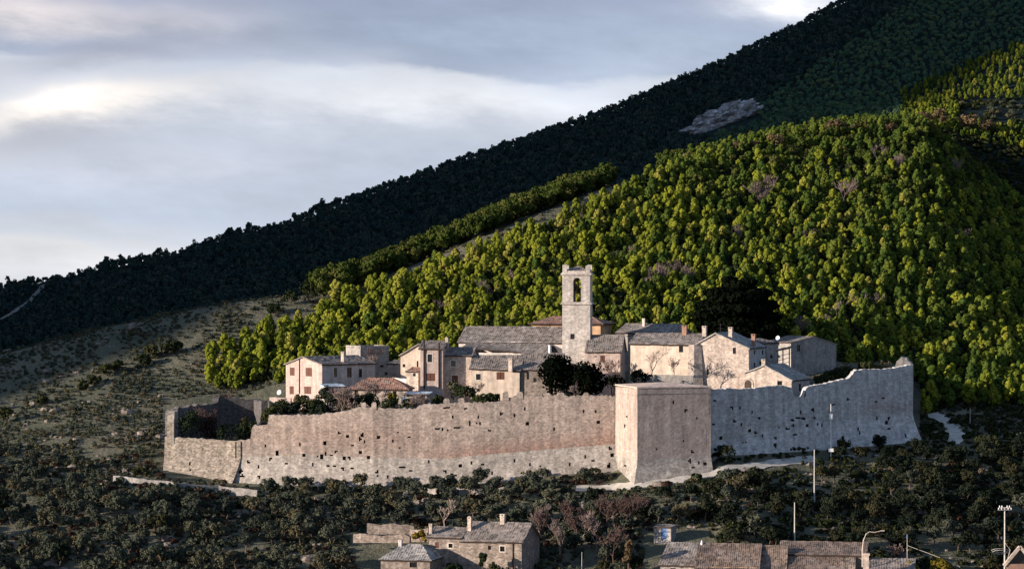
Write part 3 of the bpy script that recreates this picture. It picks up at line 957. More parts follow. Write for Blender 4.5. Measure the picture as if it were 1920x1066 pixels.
# low retaining walls along the lane -----------------------------------------
def low_wall(label, pts, h, mat, name='retaining_wall'):
    P = [hit(*p) for p in pts]
    Q = []
    for a, b in zip(P[:-1], P[1:]):
        n = max(2, int((b - a).length / 0.8))
        Q += [a.lerp(b, i / n) for i in range(n)]
    Q.append(P[-1])
    r = random.Random(len(Q))
    t = thing(name, Q[len(Q) // 2], label, 'wall')
    mb = MB()
    for i, p in enumerate(Q):
        d = Q[min(i + 1, len(Q) - 1)] - Q[max(i - 1, 0)]
        d.z = 0
        o = Vector((d.y, -d.x, 0)).normalized()
        z = h * (1 + r.uniform(-.13, .1))
        mb.add([p - Vector((0, 0, .8)) + o * .12, p + Vector((0, 0, z)), p - o * .5 + Vector((0, 0, z + r.uniform(-.06, .06))), p - o * .5 - Vector((0, 0, .8))], [])
        if i:
            k = 4 * (i - 1)
            mb.f += [(k, k + 4, k + 5, k + 1), (k + 1, k + 5, k + 6, k + 2), (k + 2, k + 6, k + 7, k + 3)]
            mb.m += [0, 0, 0]
    mb.add([mb.v[i] for i in range(4)], [(0, 1, 2, 3)])
    mb.add([mb.v[4 * (len(Q) - 1) + i] for i in range(4)], [(3, 2, 1, 0)])
    mb.build('stonework', mat, t)
    return t


low_wall('pale low retaining wall below the left bastion', [(212, 903), (260, 909), (330, 916), (410, 922), (482, 930)], 1.15, M['stone_grey'])
low_wall('short pale lane wall among shrubs below the rose rampart', [(762, 928), (800, 930), (835, 931)], 1.4, M['stone_scarp'])
low_wall('pale lane wall with bushes growing over it, under the middle of the rose rampart', [(846, 930), (890, 932), (945, 930)], 1.6, M['stone_scarp'])
low_wall('small pale stone wall on the dark slope under the shaded rampart', [(1575, 860), (1610, 858)], 0.5, M['stone_east'])
low_wall('long thin stone wall on the dark slope near the right lamp post', [(1640, 857), (1690, 855)], 0.5, M['stone_east'])

# the ground inside the walls --------------------------------------------------
IPX = np.array([312, 330, 400, 470, 500, 560, 640, 700, 790, 850, 930, 1000, 1060, 1160, 1250, 1340, 1420, 1490, 1520, 1600, 1690, 1704], float)
IYF = np.array([491.7, 491.7, 491.6, 491.5, 491.5, 488.5, 486.2, 484.3, 483.2, 482.5, 481.8, 481.4, 481, 481, 478.5, 476.8, 480, 483.6, 485.2, 489.4, 493.9, 494.5])
IPY = np.array([834, 834, 833, 831, 790, 785, 776, 772, 770, 766, 760, 752, 750, 750, 750, 738, 735, 735, 735, 715, 702, 702], float)


def yard(x, y):
    """level ground behind the parapet, climbing to the hillside at the back of the village"""
    p = 960 + x / (K * y)
    py = float(np.interp(p, IPX, IPY)) + 7
    zf = PZ(py, min(y, 512))
    g = float(ground(PX(p, 562), 562)) - 0.3
    f = min(1, max(0, (y - 512) / 50))
    if p < 492:
        return PZ(838, 491)
    return max(zf + (g - zf) * f ** 1.3, float(ground(x, y)) + 0.25) if y > 505 else zf


mb = MB()
pxs = np.concatenate([np.arange(312, 1704, 8.0), [1704]])
for i, p in enumerate(pxs):
    yf = float(np.interp(p, IPX, IYF))
    for j in range(25):
        y = yf + ((509 if p < 492 else 566) - yf) * j / 24
        mb.add([(PX(p, y), y, yard(PX(p, y), y) + (0.12 * math.sin(i * 1.3 + j) if j else 0))], [])
        if i and j:
            k = i * 25 + j
            mb.f.append((k - 26, k - 1, k, k - 25))
            mb.m.append(0)
for i0 in [k for k in range(len(pxs)) if k in (0, len(pxs) - 1) or (pxs[k] >= 492 > pxs[k - 1])]:      # banks at the sides
    for j in range(24):
        a, b = Vector(mb.v[i0 * 25 + j]), Vector(mb.v[i0 * 25 + j + 1])
        mb.quad(a, b, b - Vector((.6, 0, 9)), a - Vector((.6, 0, 9)))
mb.f = [f for f in mb.f if not (len({v // 25 for v in f}) == 2 and max(v for v in f) < 25 * len(pxs) and pxs[max(v // 25 for v in f)] >= 492 > pxs[min(v // 25 for v in f)])]
mb.m = [0] * len(mb.f)
tag(mb.build('courtyard_ground', bpy.data.materials['hillside_ground'], None, True), 'earth terrace inside the walls', None, None, 'structure')
# ------------------------------------------------------------------ houses
UP = Vector((0, 0, 1))


def roof_plane(mb, e0, e1, r1, r0, th=0.2, step=0.7, seed=0, mi=0):
    """tiled slope between eave e0-e1 and ridge r0-r1, slightly sagging, with thickness"""
    e0, e1, r1, r0 = map(Vector, (e0, e1, r1, r0))
    rr = random.Random(seed + int(abs(e0.x * 10)))
    nu = max(2, int(max((e1 - e0).length, (r1 - r0).length) / step))
    nv = max(2, int(((e0 - r0).length + (e1 - r1).length) / 2 / step))
    L, W = (e1 - e0).length, (r0 - e0).length
    base = len(mb.v)
    nrm = (e1 - e0).cross(r0 - e0)
    nrm = nrm.normalized() if nrm.length > 1e-6 else UP
    if nrm.z < 0:
        nrm = -nrm
    for i in range(nu + 1):
        for j in range(nv + 1):
            a = e0.lerp(e1, i / nu)
            b = r0.lerp(r1, i / nu)
            p = a.lerp(b, j / nv)
            sag = -0.2 * math.sin(math.pi * i / nu) * math.sin(math.pi * j / nv)
            p = p + nrm * (sag + rr.gauss(0, 0.032))
            k = mb.add([p], [])
            dd = (e1 - e0).normalized()
            mb.uv[k] = ((p - e0).dot(dd), W * j / nv)
    for i in range(nu):
        for j in range(nv):
            k = base + i * (nv + 1) + j
            mb.f.append((k, k + nv + 1, k + nv + 2, k + 1))
            mb.m.append(mi)
    edge = [base + i * (nv + 1) for i in range(nu + 1)]
    edge += [base + nu * (nv + 1) + j for j in range(1, nv + 1)]
    edge += [base + i * (nv + 1) + nv for i in range(nu - 1, -1, -1)]
    edge += [base + j for j in range(nv - 1, 0, -1)]
    top = [Vector(mb.v[k]) for k in edge]
    n = len(top)
    skirt = [(i, i + n, (i + 1) % n + n, (i + 1) % n) for i in range(n)]
    mb.add(top + [p - nrm * th for p in top], skirt[nu:] + [tuple(range(n, 2 * n))], mi)
    mb.add([q for p in top[:nu + 1] for q in (p - UP * .02 + nrm * .0, p - nrm * th * 1.3)], [(2 * i, 2 * i + 1, 2 * i + 3, 2 * i + 2) for i in range(nu)], mi + 1)     # dark timber edge, also painting in the eave's shadow line


class Face:
    """a vertical wall plane from A to B (seen from outside, left to right)"""
    def __init__(self, A, B):
        self.A, self.B = Vector(A), Vector(B)
        self.d = (self.B - self.A).normalized()
        self.n = Vector((self.d.y, -self.d.x))
        self.L = (self.B - self.A).length

    def at(self, px):
        """distance along the wall of a photo column"""
        c = (px - 960) * K
        Y = self.A.dot(self.n) / (c * self.n.x + self.n.y)
        return (Vector((c * Y, Y)) - self.A).dot(self.d), Y

    def rect(self, px, py, w, h):
        u0, _ = self.at(px - w / 2)
        u1, _ = self.at(px + w / 2)
        _, Y = self.at(px)
        return u0, u1, PZ(py + h / 2, Y), PZ(py - h / 2, Y)

    def p(self, u, z, out=0.0):
        q = self.A + self.d * u + self.n * out
        return Vector((q.x, q.y, z))


def wall_panel(mb, F, zb, zl, zr, peak=None, rects=(), deep=0.22):
    """wall with real window openings and reveals; top runs zl..(peak)..zr"""
    zt = min(zl, zr)
    rects = [(max(.1, u0), min(F.L - .1, u1), max(zb + .05, a), min(zt - .05, b)) for u0, u1, a, b in rects]
    us = sorted({0.0, F.L, *[r[0] for r in rects], *[r[1] for r in rects]})
    zs = sorted({zb, zt, *[r[2] for r in rects], *[r[3] for r in rects]})
    for a, b in zip(us[:-1], us[1:]):
        for c, d in zip(zs[:-1], zs[1:]):
            um, zm = (a + b) / 2, (c + d) / 2
            if not any(r[0] < um < r[1] and r[2] < zm < r[3] for r in rects):
                mb.quad(F.p(a, c), F.p(b, c), F.p(b, d), F.p(a, d))
    for u0, u1, a, b in rects:
        for p, q in (((u0, a), (u1, a)), ((u1, a), (u1, b)), ((u1, b), (u0, b)), ((u0, b), (u0, a))):
            mb.quad(F.p(*p), F.p(*q), F.p(*q, -deep), F.p(*p, -deep))
    top = [F.p(0, zt), F.p(F.L, zt)]
    if zr > zt + 1e-3:
        top.append(F.p(F.L, zr))
    if peak:
        top.append(F.p(peak[0] * F.L, peak[1]))
    if zl > zt + 1e-3:
        top.append(F.p(0, zl))
    if len(top) > 2:
        mb.add(top, [tuple(range(len(top)))])


def window(parent, F, r, kind):
    """the joinery that sits in one opening"""
    u0, u1, a, b = r
    w, h = u1 - u0, b - a
    name = 'door' if kind == 'door' else 'window'
    fr = MB()
    if kind in ('pale', 'shutter_pale', 'pale_glass'):     # dressed stone surround, a little proud of the wall
        t = 0.14
        for (c0, c1, d0, d1) in ((u0 - t, u0, a - t, b + t), (u1, u1 + t, a - t, b + t), (u0, u1, b, b + t), (u0 - .06, u1 + .06, a - t, a)):
            fr.box(F.p((c0 + c1) / 2, (d0 + d1) / 2, .0), F.d.to_3d() * (c1 - c0) / 2, F.n.to_3d() * .05, UP * (d1 - d0) / 2)
        fm = M['frame_pale']
    else:                          # thin timber frame inside the reveal
        t = min(.07, w * .12)
        for (c0, c1, d0, d1) in ((u0, u0 + t, a, b), (u1 - t, u1, a, b), (u0 + t, u1 - t, b - t, b), (u0 + t, u1 - t, a, a + t)):
            fr.box(F.p((c0 + c1) / 2, (d0 + d1) / 2, -.13), F.d.to_3d() * (c1 - c0) / 2, F.n.to_3d() * .035, UP * (d1 - d0) / 2)
        fm = M['wood'] if kind != 'blue' else M['blue_paint']
    wn = fr.build(name, fm, parent)
    mb = MB()
    if kind.startswith('shutter'):
        for k in (0, 1):
            c = u0 + w * (.25 + .5 * k)
            mb.box(F.p(c, (a + b) / 2, -.06), F.d.to_3d() * (w * .25 - .03), F.n.to_3d() * .025, UP * (h / 2 - .03))
            for s in range(5):
                mb.box(F.p(c, a + h * (.14 + .18 * s), -.03), F.d.to_3d() * (w * .25 - .09), F.n.to_3d() * .012, UP * (h * .06))
        mb.build('shutter', M['shutter'], wn)
    elif kind in ('door', 'blue'):
        mb.box(F.p((u0 + u1) / 2, (a + b) / 2, -.16), F.d.to_3d() * (w / 2 - .02), F.n.to_3d() * .03, UP * (h / 2 - .02))
        mb.build('leaf', M['wood'] if kind == 'door' else M['blue_paint'], wn)
    else:
        mb.quad(F.p(u0, a, -.2), F.p(u1, a, -.2), F.p(u1, b, -.2), F.p(u0, b, -.2))
        if w > .6:
            mb.box(F.p((u0 + u1) / 2, (a + b) / 2, -.17), F.d.to_3d() * .03, F.n.to_3d() * .02, UP * (h / 2))
            mb.box(F.p((u0 + u1) / 2, a + h * .62, -.165), F.d.to_3d() * (w / 2), F.n.to_3d() * .02, UP * .025)
        mb.build('pane', M['glass'], wn)
    return wn


def chimney(parent, px, py0, py1, Y, w=0.8, mat=None, style=0):
    """stack with a cap; py0 top, py1 foot"""
    x, z1, z0 = PX(px, Y), PZ(py0, Y), PZ(py1, Y) - .8
    mb = MB()
    h = z1 - z0
    d = Vector((.93, -.36, 0))
    e = Vector((.36, .93, 0))
    mb.box((x, Y, z0 + h * .42), d * w / 2, e * w / 2, UP * h * .42)
    mb.box((x, Y, z0 + h * .86), d * w * .58, e * w * .58, UP * .05)
    for s in (-1, 1):
        for t in (-1, 1):
            mb.box(Vector((x, Y, z0 + h * .86 + .05 + h * .05)) + d * w * .38 * s + e * w * .38 * t, d * .09, e * .09, UP * h * .05)
    k = z0 + h * .96 + .05
    if style == 0:
        mb.box((x, Y, k + .04), d * w * .6, e * w * .6, UP * .04)
    else:
        a, b, c, f = [Vector((x, Y, k)) + d * w * .6 * s + e * w * .6 * t for s, t in ((-1, -1), (1, -1), (1, 1), (-1, 1))]
        top = Vector((x, Y, k + w * .35))
        mb.add([a, b, c, f, top + e * w * .6, top - e * w * .6], [(0, 1, 5), (2, 3, 4), (1, 2, 4, 5), (3, 0, 5, 4), (3, 2, 1, 0)])
    return mb.build('chimney', mat or M['stone_house'], parent)


def house(name, label, P0, P1, depth, base, eave, roof, wall, rmat, wins=(), cat='house', group=None, over=0.35, chims=(), side=None, eave_r=None):
    """P0,P1 = (px,Y) ends of the wall facing the viewer; base/eave/peak photo rows there"""
    A, B = Vector((PX(*P0), P0[1])), Vector((PX(*P1), P1[1]))
    d = (B - A).normalized()
    n = Vector((d.y, -d.x))
    Cb, D = B - n * depth, A - n * depth
    zb = PZ(base, P0[1]) - 2.5
    ze = PZ(eave, P0[1])
    zr = ze if eave_r is None else PZ(eave_r, P1[1])
    root = thing(name, (A.x / 2 + B.x / 2, A.y / 2 + B.y / 2, zb + 2.5), label, cat, group)
    faces = dict(front=Face(A, B), right=Face(B, Cb), back=Face(Cb, D), left=Face(D, A))
    rect = {k: [] for k in faces}
    for w in wins:
        rect[w[0]].append((faces[w[0]].rect(*w[1:5]), w[5]))
    kind = roof[0]
    W = (B - A).length
    mid0, mid1 = (A + D) / 2, (B + Cb) / 2
    top = {k: (ze, ze, None) for k in faces}
    rf = MB()

    def v3(p, z):
        return Vector((p.x, p.y, z))
    if kind == 'along':          # ridge parallel to the front
        zp = PZ(roof[1], (P0[1] + P1[1]) / 2 + depth / 2)
        top = dict(front=(ze, zr, None), right=(zr, zr, (.5, zp - .02)), back=(zr, ze, None), left=(ze, ze, (.5, zp - .02)))
        dr = (zp - ze) / (depth / 2)
        o = over
        E0, E1 = A + n * o - d * o, B + n * o + d * o
        F0, F1 = D - n * o - d * o, Cb - n * o + d * o
        R0, R1 = mid0 - d * o, mid1 + d * o
        roof_plane(rf, v3(E0, ze - dr * o), v3(E1, zr - dr * o), v3(R1, zp), v3(R0, zp))
        roof_plane(rf, v3(F1, zr - dr * o), v3(F0, ze - dr * o), v3(R0, zp), v3(R1, zp))
    elif kind == 'gable':        # gable on the front, apex at a photo position
        F = faces['front']
        ua, Ya = F.at(roof[1])
        zp = PZ(roof[2], Ya)
        top = dict(front=(ze, zr, (ua / W, zp - .02)), right=(zr, zr, None), back=(zr, ze, (1 - ua / W, zp - .02)), left=(ze, ze, None))
        o = over
        Rf, Rb = A + d * ua + n * o, D + d * ua - n * o
        sl, sr = (zp - ze) / max(ua, .1), (zp - zr) / max(W - ua, .1)
        roof_plane(rf, v3(D - d * o - n * o, ze - sl * o), v3(A - d * o + n * o, ze - sl * o), v3(Rf, zp), v3(Rb, zp))
        roof_plane(rf, v3(B + d * o + n * o, zr - sr * o), v3(Cb + d * o - n * o, zr - sr * o), v3(Rb, zp), v3(Rf, zp))
    elif kind == 'hip':
        zp = PZ(roof[1], (P0[1] + P1[1]) / 2 + depth / 2)
        f = roof[2] if len(roof) > 2 else min(.45, depth / 2 / W)
        R0, R1 = mid0.lerp(mid1, f), mid0.lerp(mid1, 1 - f)
        o = over
        cs = [A + n * o - d * o, B + n * o + d * o, Cb - n * o + d * o, D - n * o - d * o]
        z = ze - .12
        roof_plane(rf, v3(cs[0], z), v3(cs[1], z), v3(R1, zp), v3(R0, zp))
        roof_plane(rf, v3(cs[1], z), v3(cs[2], z), v3(R1, zp), v3(R1, zp))
        roof_plane(rf, v3(cs[2], z), v3(cs[3], z), v3(R0, zp), v3(R1, zp))
        roof_plane(rf, v3(cs[3], z), v3(cs[0], z), v3(R0, zp), v3(R0, zp))
    elif kind == 'shed':         # rises towards the back
        zp = PZ(roof[1], (P0[1] + P1[1]) / 2 + depth)
        top = dict(front=(ze, zr, None), right=(zr, zp, None), back=(zp, zp, None), left=(zp, ze, None))
        o = over
        dr = (zp - ze) / depth
        roof_plane(rf, v3(A + n * o - d * o, ze - dr * o), v3(B + n * o + d * o, zr - dr * o), v3(Cb + d * o, zp + .05), v3(D - d * o, zp + .05))
    elif kind == 'flat':
        roof_plane(rf, v3(A - n * .2, ze - .3), v3(B - n * .2, ze - .3), v3(Cb + n * .2, ze - .3), v3(D + n * .2, ze - .3))
    wb = MB()
    for k, F in faces.items():
        a, b, pk = top[k]
        n0 = len(wb.f)
        wall_panel(wb, F, zb, a, b, pk, [r for r, _ in rect[k]])
        if side and k == 'right':          # flank toned grey: its shade is put into the wall colour
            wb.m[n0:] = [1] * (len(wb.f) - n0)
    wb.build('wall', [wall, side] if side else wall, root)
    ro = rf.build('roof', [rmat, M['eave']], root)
    for k, F in faces.items():
        for r, wk in rect[k]:
            window(root, F, r, wk)
    for c in chims:
        chimney(ro, *c)
    root['_f'] = 1
    HF[root.name] = faces
    return root


HF = {}


def pipe(root, F, px, py0, py1, w=0.09, mat='pipe', name='drainpipe', out=.1):
    u, Y = F.at(px)
    mb = MB()
    mb.tube([F.p(u, PZ(py1, Y), out), F.p(u, PZ(py0, Y), out)], [w, w], 6)
    for t in (.15, .5, .85):
        z = PZ(py1, Y) + (PZ(py0, Y) - PZ(py1, Y)) * t
        mb.box(F.p(u, z, out / 2), F.d.to_3d() * w * 1.3, F.n.to_3d() * out / 2, UP * .03)
    mb.build(name, M[mat], root)


# --- the village, left to right
H = house('farmhouse', 'two-storey stone house with brown shutters at the left end of the village', (536, 523), (604, 515), 13.5, 742, 681, ('gable', 569, 667.5), M['stone_rose'], M['roof'],
          [('front', 548, 696, 9, 15, 'shutter'), ('front', 579, 697, 12, 16, 'shutter'), ('front', 547, 731, 8, 15, 'shutter'), ('front', 577, 731, 13, 14, 'shutter'),
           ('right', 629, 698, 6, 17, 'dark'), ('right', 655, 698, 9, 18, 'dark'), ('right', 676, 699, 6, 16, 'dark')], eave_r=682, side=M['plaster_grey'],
          chims=[(643, 659, 670, 521, .6)])
pipe(H, HF[H.name]['front'], 562, 672, 738)
house('lean_to', 'small lean-to with a pale blue metal roof against the farmhouse', (612, 509.5), (648, 511), 3.5, 742, 724.5, ('shed', 719), M['plaster_white'], M['sheet_metal'], [('front', 622, 733, 7, 9, 'dark')], 'shed', over=.2)
house('outbuilding', 'low outbuilding with a reddish hipped roof and a brown door', (651, 505), (764, 504), 8, 752, 728, ('hip', 707.5, .28), M['stone_house'], M['roof_red'],
      [('front', 668, 736, 7, 15, 'door'), ('front', 740, 737, 7, 8, 'dark')], 'outbuilding')
H = house('ruined_house', 'roofless grey stone house with a walled-up arch behind a bare tree', (676, 537), (729, 540), 7, 735, 648, ('flat',), M['stone_grey'], M['stone_grey'],
          [('front', 716, 686, 7, 4, 'dark'), ('front', 724, 700, 5, 6, 'dark')], 'house')
mb = MB()
F = HF[H.name]['front']
u, Y = F.at(707)
for i in range(9):
    w = math.pi * i / 8
    mb.box(F.p(u + 1.25 * math.cos(w), PZ(662, Y) + 1.0 * math.sin(w), .03), (F.d * .16).to_3d(), (F.n * .06).to_3d(), UP * .14)
mb.build('arch', M['stone_old'], H)
house('shed', 'low grey shed with a flat sloping roof beside the roofless house', (727, 531), (764, 530), 5, 735, 681, ('shed', 674), M['stone_grey'], M['roof'], [('front', 757, 685, 5, 6, 'dark')], 'shed', over=.15)
house('gabled_house', 'narrow pale house with a lopsided gable, left of the house with two dark pipes', (751, 523), (795, 521.6), 9, 735, 664, ('gable', 786, 643), M['plaster'], M['roof'],
      [('front', 757.5, 685, 5, 6, 'dark'), ('front', 783, 682, 3, 12, 'dark')], eave_r=647)
house('lean_to', 'small lean-to with an orange tiled roof in front of the narrow gabled house', (762, 514.5), (784, 513.5), 3, 735, 695, ('shed', 688), M['stone_house'], M['roof_red'], [('front', 777, 702, 5, 6, 'dark')], 'shed', over=.2)
H = house('tall_house', 'tall narrow rose house with two dark drainpipes', (788, 511.5), (830, 510.9), 7.5, 735, 652, ('along', 638), M['stone_rose'], M['roof'],
          [('front', 806, 671, 9, 15, 'pale_glass'), ('front', 807.5, 706.5, 17, 14, 'shutter')], chims=[(838, 633, 646, 514, .55, M['stone_house'], 1)])
pipe(H, HF[H.name]['front'], 795.5, 636, 728, .17)
pipe(H, HF[H.name]['front'], 823.5, 642, 727, .17)
house('stone_house', 'stone house with a small pale-framed window above a glazed door, right of the two pipes', (830.5, 513.2), (884, 512.4), 7, 740, 664.5, ('along', 650), M['stone_house'], M['roof'],
      [('front', 850, 681, 9, 11, 'pale_glass'), ('front', 853, 713, 12, 20, 'shutter_pale')])
house('long_house', 'long low stone house with two dark-shuttered windows and a chimney, under the church', (883, 509.5), (974, 508), 8, 745, 688.5, ('along', 665), M['plaster'], M['roof'],
      [('front', 897, 706, 9, 11, 'pale_glass'), ('front', 938.5, 704, 15, 14, 'shutter'), ('front', 897, 731, 5, 5, 'dark')], eave_r=692.5, chims=[(958, 671, 688, 508, .8)])
house('stone_cottage', 'cottage with a grey tiled roof between the long house and the dark holm oak', (974.5, 508.5), (1050, 507.3), 8, 745, 690, ('along', 661), M['stone_old'], M['roof'],
      [('front', 990, 705, 5, 12, 'dark'), ('front', 1003, 712, 6, 8, 'dark')], eave_r=692)

# church
ch = thing('church', P3(955, 680, 530), 'church with a long nave roof above a lower aisle roof', 'church')
A, B = Vector((PX(860, 534), 534)), Vector((PX(1056, 528), 528))
d = (B - A).normalized()
n = Vector((d.y, -d.x))
dep = 11
faces = [Face(A, B), Face(B, B - n * dep), Face(B - n * dep, A - n * dep), Face(A - n * dep, A)]
ze, zp, zb = PZ(640, 531), PZ(611.5, 536.5), PZ(690, 530)
wb = MB()
F0 = faces[0]
lr = F0.rect(1033, 654, 25, 13)
wall_panel(wb, F0, zb, ze, ze, None, [lr])
# round the head of the lunette
uc, R = (lr[0] + lr[1]) / 2, (lr[1] - lr[0]) / 2
hh = lr[3] - lr[2]
for i in range(10):
    a0, a1 = math.pi * i / 10, math.pi * (i + 1) / 10
    p0, p1 = (uc + R * math.cos(a0), lr[2] + hh * math.sin(a0)), (uc + R * math.cos(a1), lr[2] + hh * math.sin(a1))
    wb.quad(F0.p(p0[0], p0[1]), F0.p(p0[0], lr[3]), F0.p(p1[0], lr[3]), F0.p(p1[0], p1[1]))
    wb.quad(F0.p(*p0), F0.p(*p1), F0.p(*p1, -.3), F0.p(*p0, -.3))
for F, pk in ((faces[1], (.5, zp - .02)), (faces[2], None), (faces[3], (.5, zp - .02))):
    wall_panel(wb, F, zb, ze, ze, pk)
wb.build('wall', M['plaster_white'], ch)
rf = MB()
o, m0, m1 = .4, A - n * dep / 2 - d * .3, B - n * dep / 2 + d * .3
dr = (zp - ze) / (dep / 2)
e0, e1 = A + n * o - d * .3, B + n * o + d * .3
f0, f1 = A - n * (dep + o) - d * .3, B - n * (dep + o) + d * .3
zz = ze - dr * o
roof_plane(rf, (e0.x, e0.y, zz), (e1.x, e1.y, zz), (m1.x, m1.y, zp), (m0.x, m0.y, zp))
roof_plane(rf, (f1.x, f1.y, zz), (f0.x, f0.y, zz), (m0.x, m0.y, zp), (m1.x, m1.y, zp))
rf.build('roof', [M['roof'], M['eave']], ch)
lw = MB()
lw.quad(F0.p(lr[0], lr[2], -.25), F0.p(lr[1], lr[2], -.25), F0.p(lr[1], lr[3], -.25), F0.p(lr[0], lr[3], -.25))
lw.build('lunette_window', M['glass'], ch)
ai = MB()
a0, a1 = Vector((PX(866, 528.6), 528.6)), Vector((PX(1019, 524.2), 524.2))
dd = (a1 - a0).normalized()
na = Vector((dd.y, -dd.x))
zl, zr_, zt_ = PZ(650, 528), PZ(661.5, 524.5), PZ(642, 530)
fa = [Face(a0, a1), Face(a1, a1 - na * 4.6), Face(a0 - na * 4.6, a0)]
wall_panel(ai, fa[0], zb, zr_, zr_)
wall_panel(ai, fa[1], zb, zr_, zt_)
wall_panel(ai, fa[2], zb, zt_, zr_)
ai.build('aisle_wall', M['plaster_white'], ch)
ar = MB()
q0, q1 = a0 + na * .4, a1 + na * .4 + dd * .15
s0, s1 = a0 - na * 5.0, a1 - na * 4.6 + dd * .15
roof_plane(ar, (q0.x, q0.y, zl - .1), (q1.x, q1.y, zr_ - .1), (s1.x, s1.y, zt_), (s0.x, s0.y, zt_ + .05))
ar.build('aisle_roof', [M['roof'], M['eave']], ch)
mb = MB()
mb.tube([P3(1031, 668, 520), P3(1031, 648, 520)], [.34, .27], 8)
mb.tube([P3(1031, 648, 520), P3(1031, 646.6, 520)], [.36, .3], 8)
tag(mb.build('flue', M['white_paint']), 'slim white round flue in front of the half-round church window', 'chimney')

# bell tower
bt = thing('bell_tower', P3(1081, 690, 524), 'tall square bell tower with corner turrets and an open arched belfry', 'tower')
A, B = Vector((PX(1054.2, 523.6), 523.6)), Vector((PX(1106.5, 523.0), 523.0))
d = (B - A).normalized()
n = Vector((d.y, -d.x))
W = (B - A).length
corners = [A, B, B - n * W, A - n * W]
zc1, zc2, ztop = PZ(569, 523), PZ(514, 523), PZ(511.5, 523)
zb = PZ(700, 523)
wb = MB()
for i in range(4):
    F = Face(corners[i], corners[(i + 1) % 4])
    rs = []
    if i == 0:
        rs = [F.rect(1073.5, 630.5, 8, 10)]
        small = (F, rs[0])
    wall_panel(wb, F, zb, zc1, zc1, None, rs, .5)
wb.build('shaft', M['stone_bell'], bt)
window(bt, small[0], small[1], 'dark')
bf = MB()
th = .85
for i in (0, 2):      # open arches front and back, walls with thickness
    F = Face(corners[i], corners[(i + 1) % 4])
    if i == 0:
        u0, u1, za, zh = F.rect(1082, 543.5, 14.5, 46)
        ua, ub = u0, u1
    else:
        u0, u1 = W - ub, W - ua
    R = (u1 - u0) / 2
    uc = (u0 + u1) / 2
    zs = zh - R
    for out in (0, -th):
        bf.quad(F.p(.01, zc1, out), F.p(u0, zc1, out), F.p(u0, zc2, out), F.p(.01, zc2, out))
        bf.quad(F.p(u1, zc1, out), F.p(W - .01, zc1, out), F.p(W - .01, zc2, out), F.p(u1, zc2, out))
        bf.quad(F.p(u0, zc1, out), F.p(u1, zc1, out), F.p(u1, za, out), F.p(u0, za, out))
        for k in range(10):
            w0, w1 = math.pi * k / 10, math.pi * (k + 1) / 10
            p0, p1 = (uc + R * math.cos(w0), zs + R * math.sin(w0)), (uc + R * math.cos(w1), zs + R * math.sin(w1))
            bf.quad(F.p(*p0, out), F.p(p0[0], zc2, out), F.p(p1[0], zc2, out), F.p(*p1, out))
    loop = [(u0, za), (u1, za), (u1, zs)] + [(uc + R * math.cos(math.pi * k / 10), zs + R * math.sin(math.pi * k / 10)) for k in range(1, 10)] + [(u0, zs)]
    for k in range(len(loop)):
        p, q = loop[k], loop[(k + 1) % len(loop)]
        bf.quad(F.p(*p), F.p(*q), F.p(*q, -th), F.p(*p, -th))
for i in (1, 3):
    F = Face(corners[i], corners[(i + 1) % 4])
    for out in (0, -th):
        bf.quad(F.p(.01, zc1, out), F.p(W - .01, zc1, out), F.p(W - .01, zc2, out), F.p(.01, zc2, out))
ctr = sum(corners, Vector((0, 0))) / 4
bf.box((ctr.x, ctr.y, zc2 - .15), (d * (W / 2 - .02)).to_3d(), (n * (W / 2 - .02)).to_3d(), UP * .1)
bf.box((ctr.x, ctr.y, zc1 + .1), (d * (W / 2 - .02)).to_3d(), (n * (W / 2 - .02)).to_3d(), UP * .1)
bf.build('belfry', M['stone_bell'], bt)
for zz in (zc1, zc2):
    cm = MB()
    cm.box((ctr.x, ctr.y, zz), (d * (W / 2 + .3)).to_3d(), (n * (W / 2 + .3)).to_3d(), UP * .15)
    cm.box((ctr.x, ctr.y, zz + .25), (d * (W / 2 + .1)).to_3d(), (n * (W / 2 + .1)).to_3d(), UP * .09)
    cm.build('cornice', M['stone_bell'], bt)
for i in range(4):
    c = corners[i] + (ctr - corners[i]).normalized() * .66
    mb = MB()
    hz = PZ((497, 499, 497, 498)[i], 523)
    z0 = zc2 + .34
    mb.box((c.x, c.y, (z0 + hz) / 2), (d * .43).to_3d(), (n * .43).to_3d(), UP * (hz - z0) / 2)
    mb.box((c.x, c.y, hz + .06), (d * .40).to_3d(), (n * .40).to_3d(), UP * .06)
    mb.build('turret', M['stone_bell'], bt)
pm = MB()
for i in range(4):
    F = Face(corners[i], corners[(i + 1) % 4])
    pm.box(F.p(W / 2, zc2 + .34 + .18, -.3), (F.d * (W / 2 - 1.0)).to_3d(), (F.n * .22).to_3d(), UP * .18)
pm.build('parapet', M['stone_bell'], bt)
rf = MB()
cs = [Vector((c.x, c.y)) + (ctr - c).normalized() * .62 for c in corners]
ap = (ctr.x, ctr.y, PZ(497.5, 525))
for i in range(4):
    a, b = cs[i], cs[(i + 1) % 4]
    roof_plane(rf, (a.x, a.y, zc2 + .74), (b.x, b.y, zc2 + .74), ap, ap, .1)
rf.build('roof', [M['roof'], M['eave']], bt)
F = Face(corners[0], corners[1])
bm_ = MB()
z = PZ(549, 523)
bm_.box(F.p(uc, z, -1.2), (F.d * (ub - ua) * .9).to_3d(), (F.n * .1).to_3d(), UP * .1)
bm_.build('beam', M['wood'], bt)
bl = MB()
pts, rad = [], []
for t, r_ in ((0, .52), (.12, .5), (.3, .4), (.6, .33), (.85, .28), (1.0, .1)):
    q = F.p(uc, PZ(546, 523) + t * 1.15, -2.4)
    pts.append(q)
    rad.append(r_)
bl.tube(pts, rad, 12)
bl.box(F.p(uc, PZ(546, 523) + 1.35, -2.4), (F.d * 1.6).to_3d(), (F.n * .09).to_3d(), UP * .12)
bl.build('bell', M['bronze'], bt)

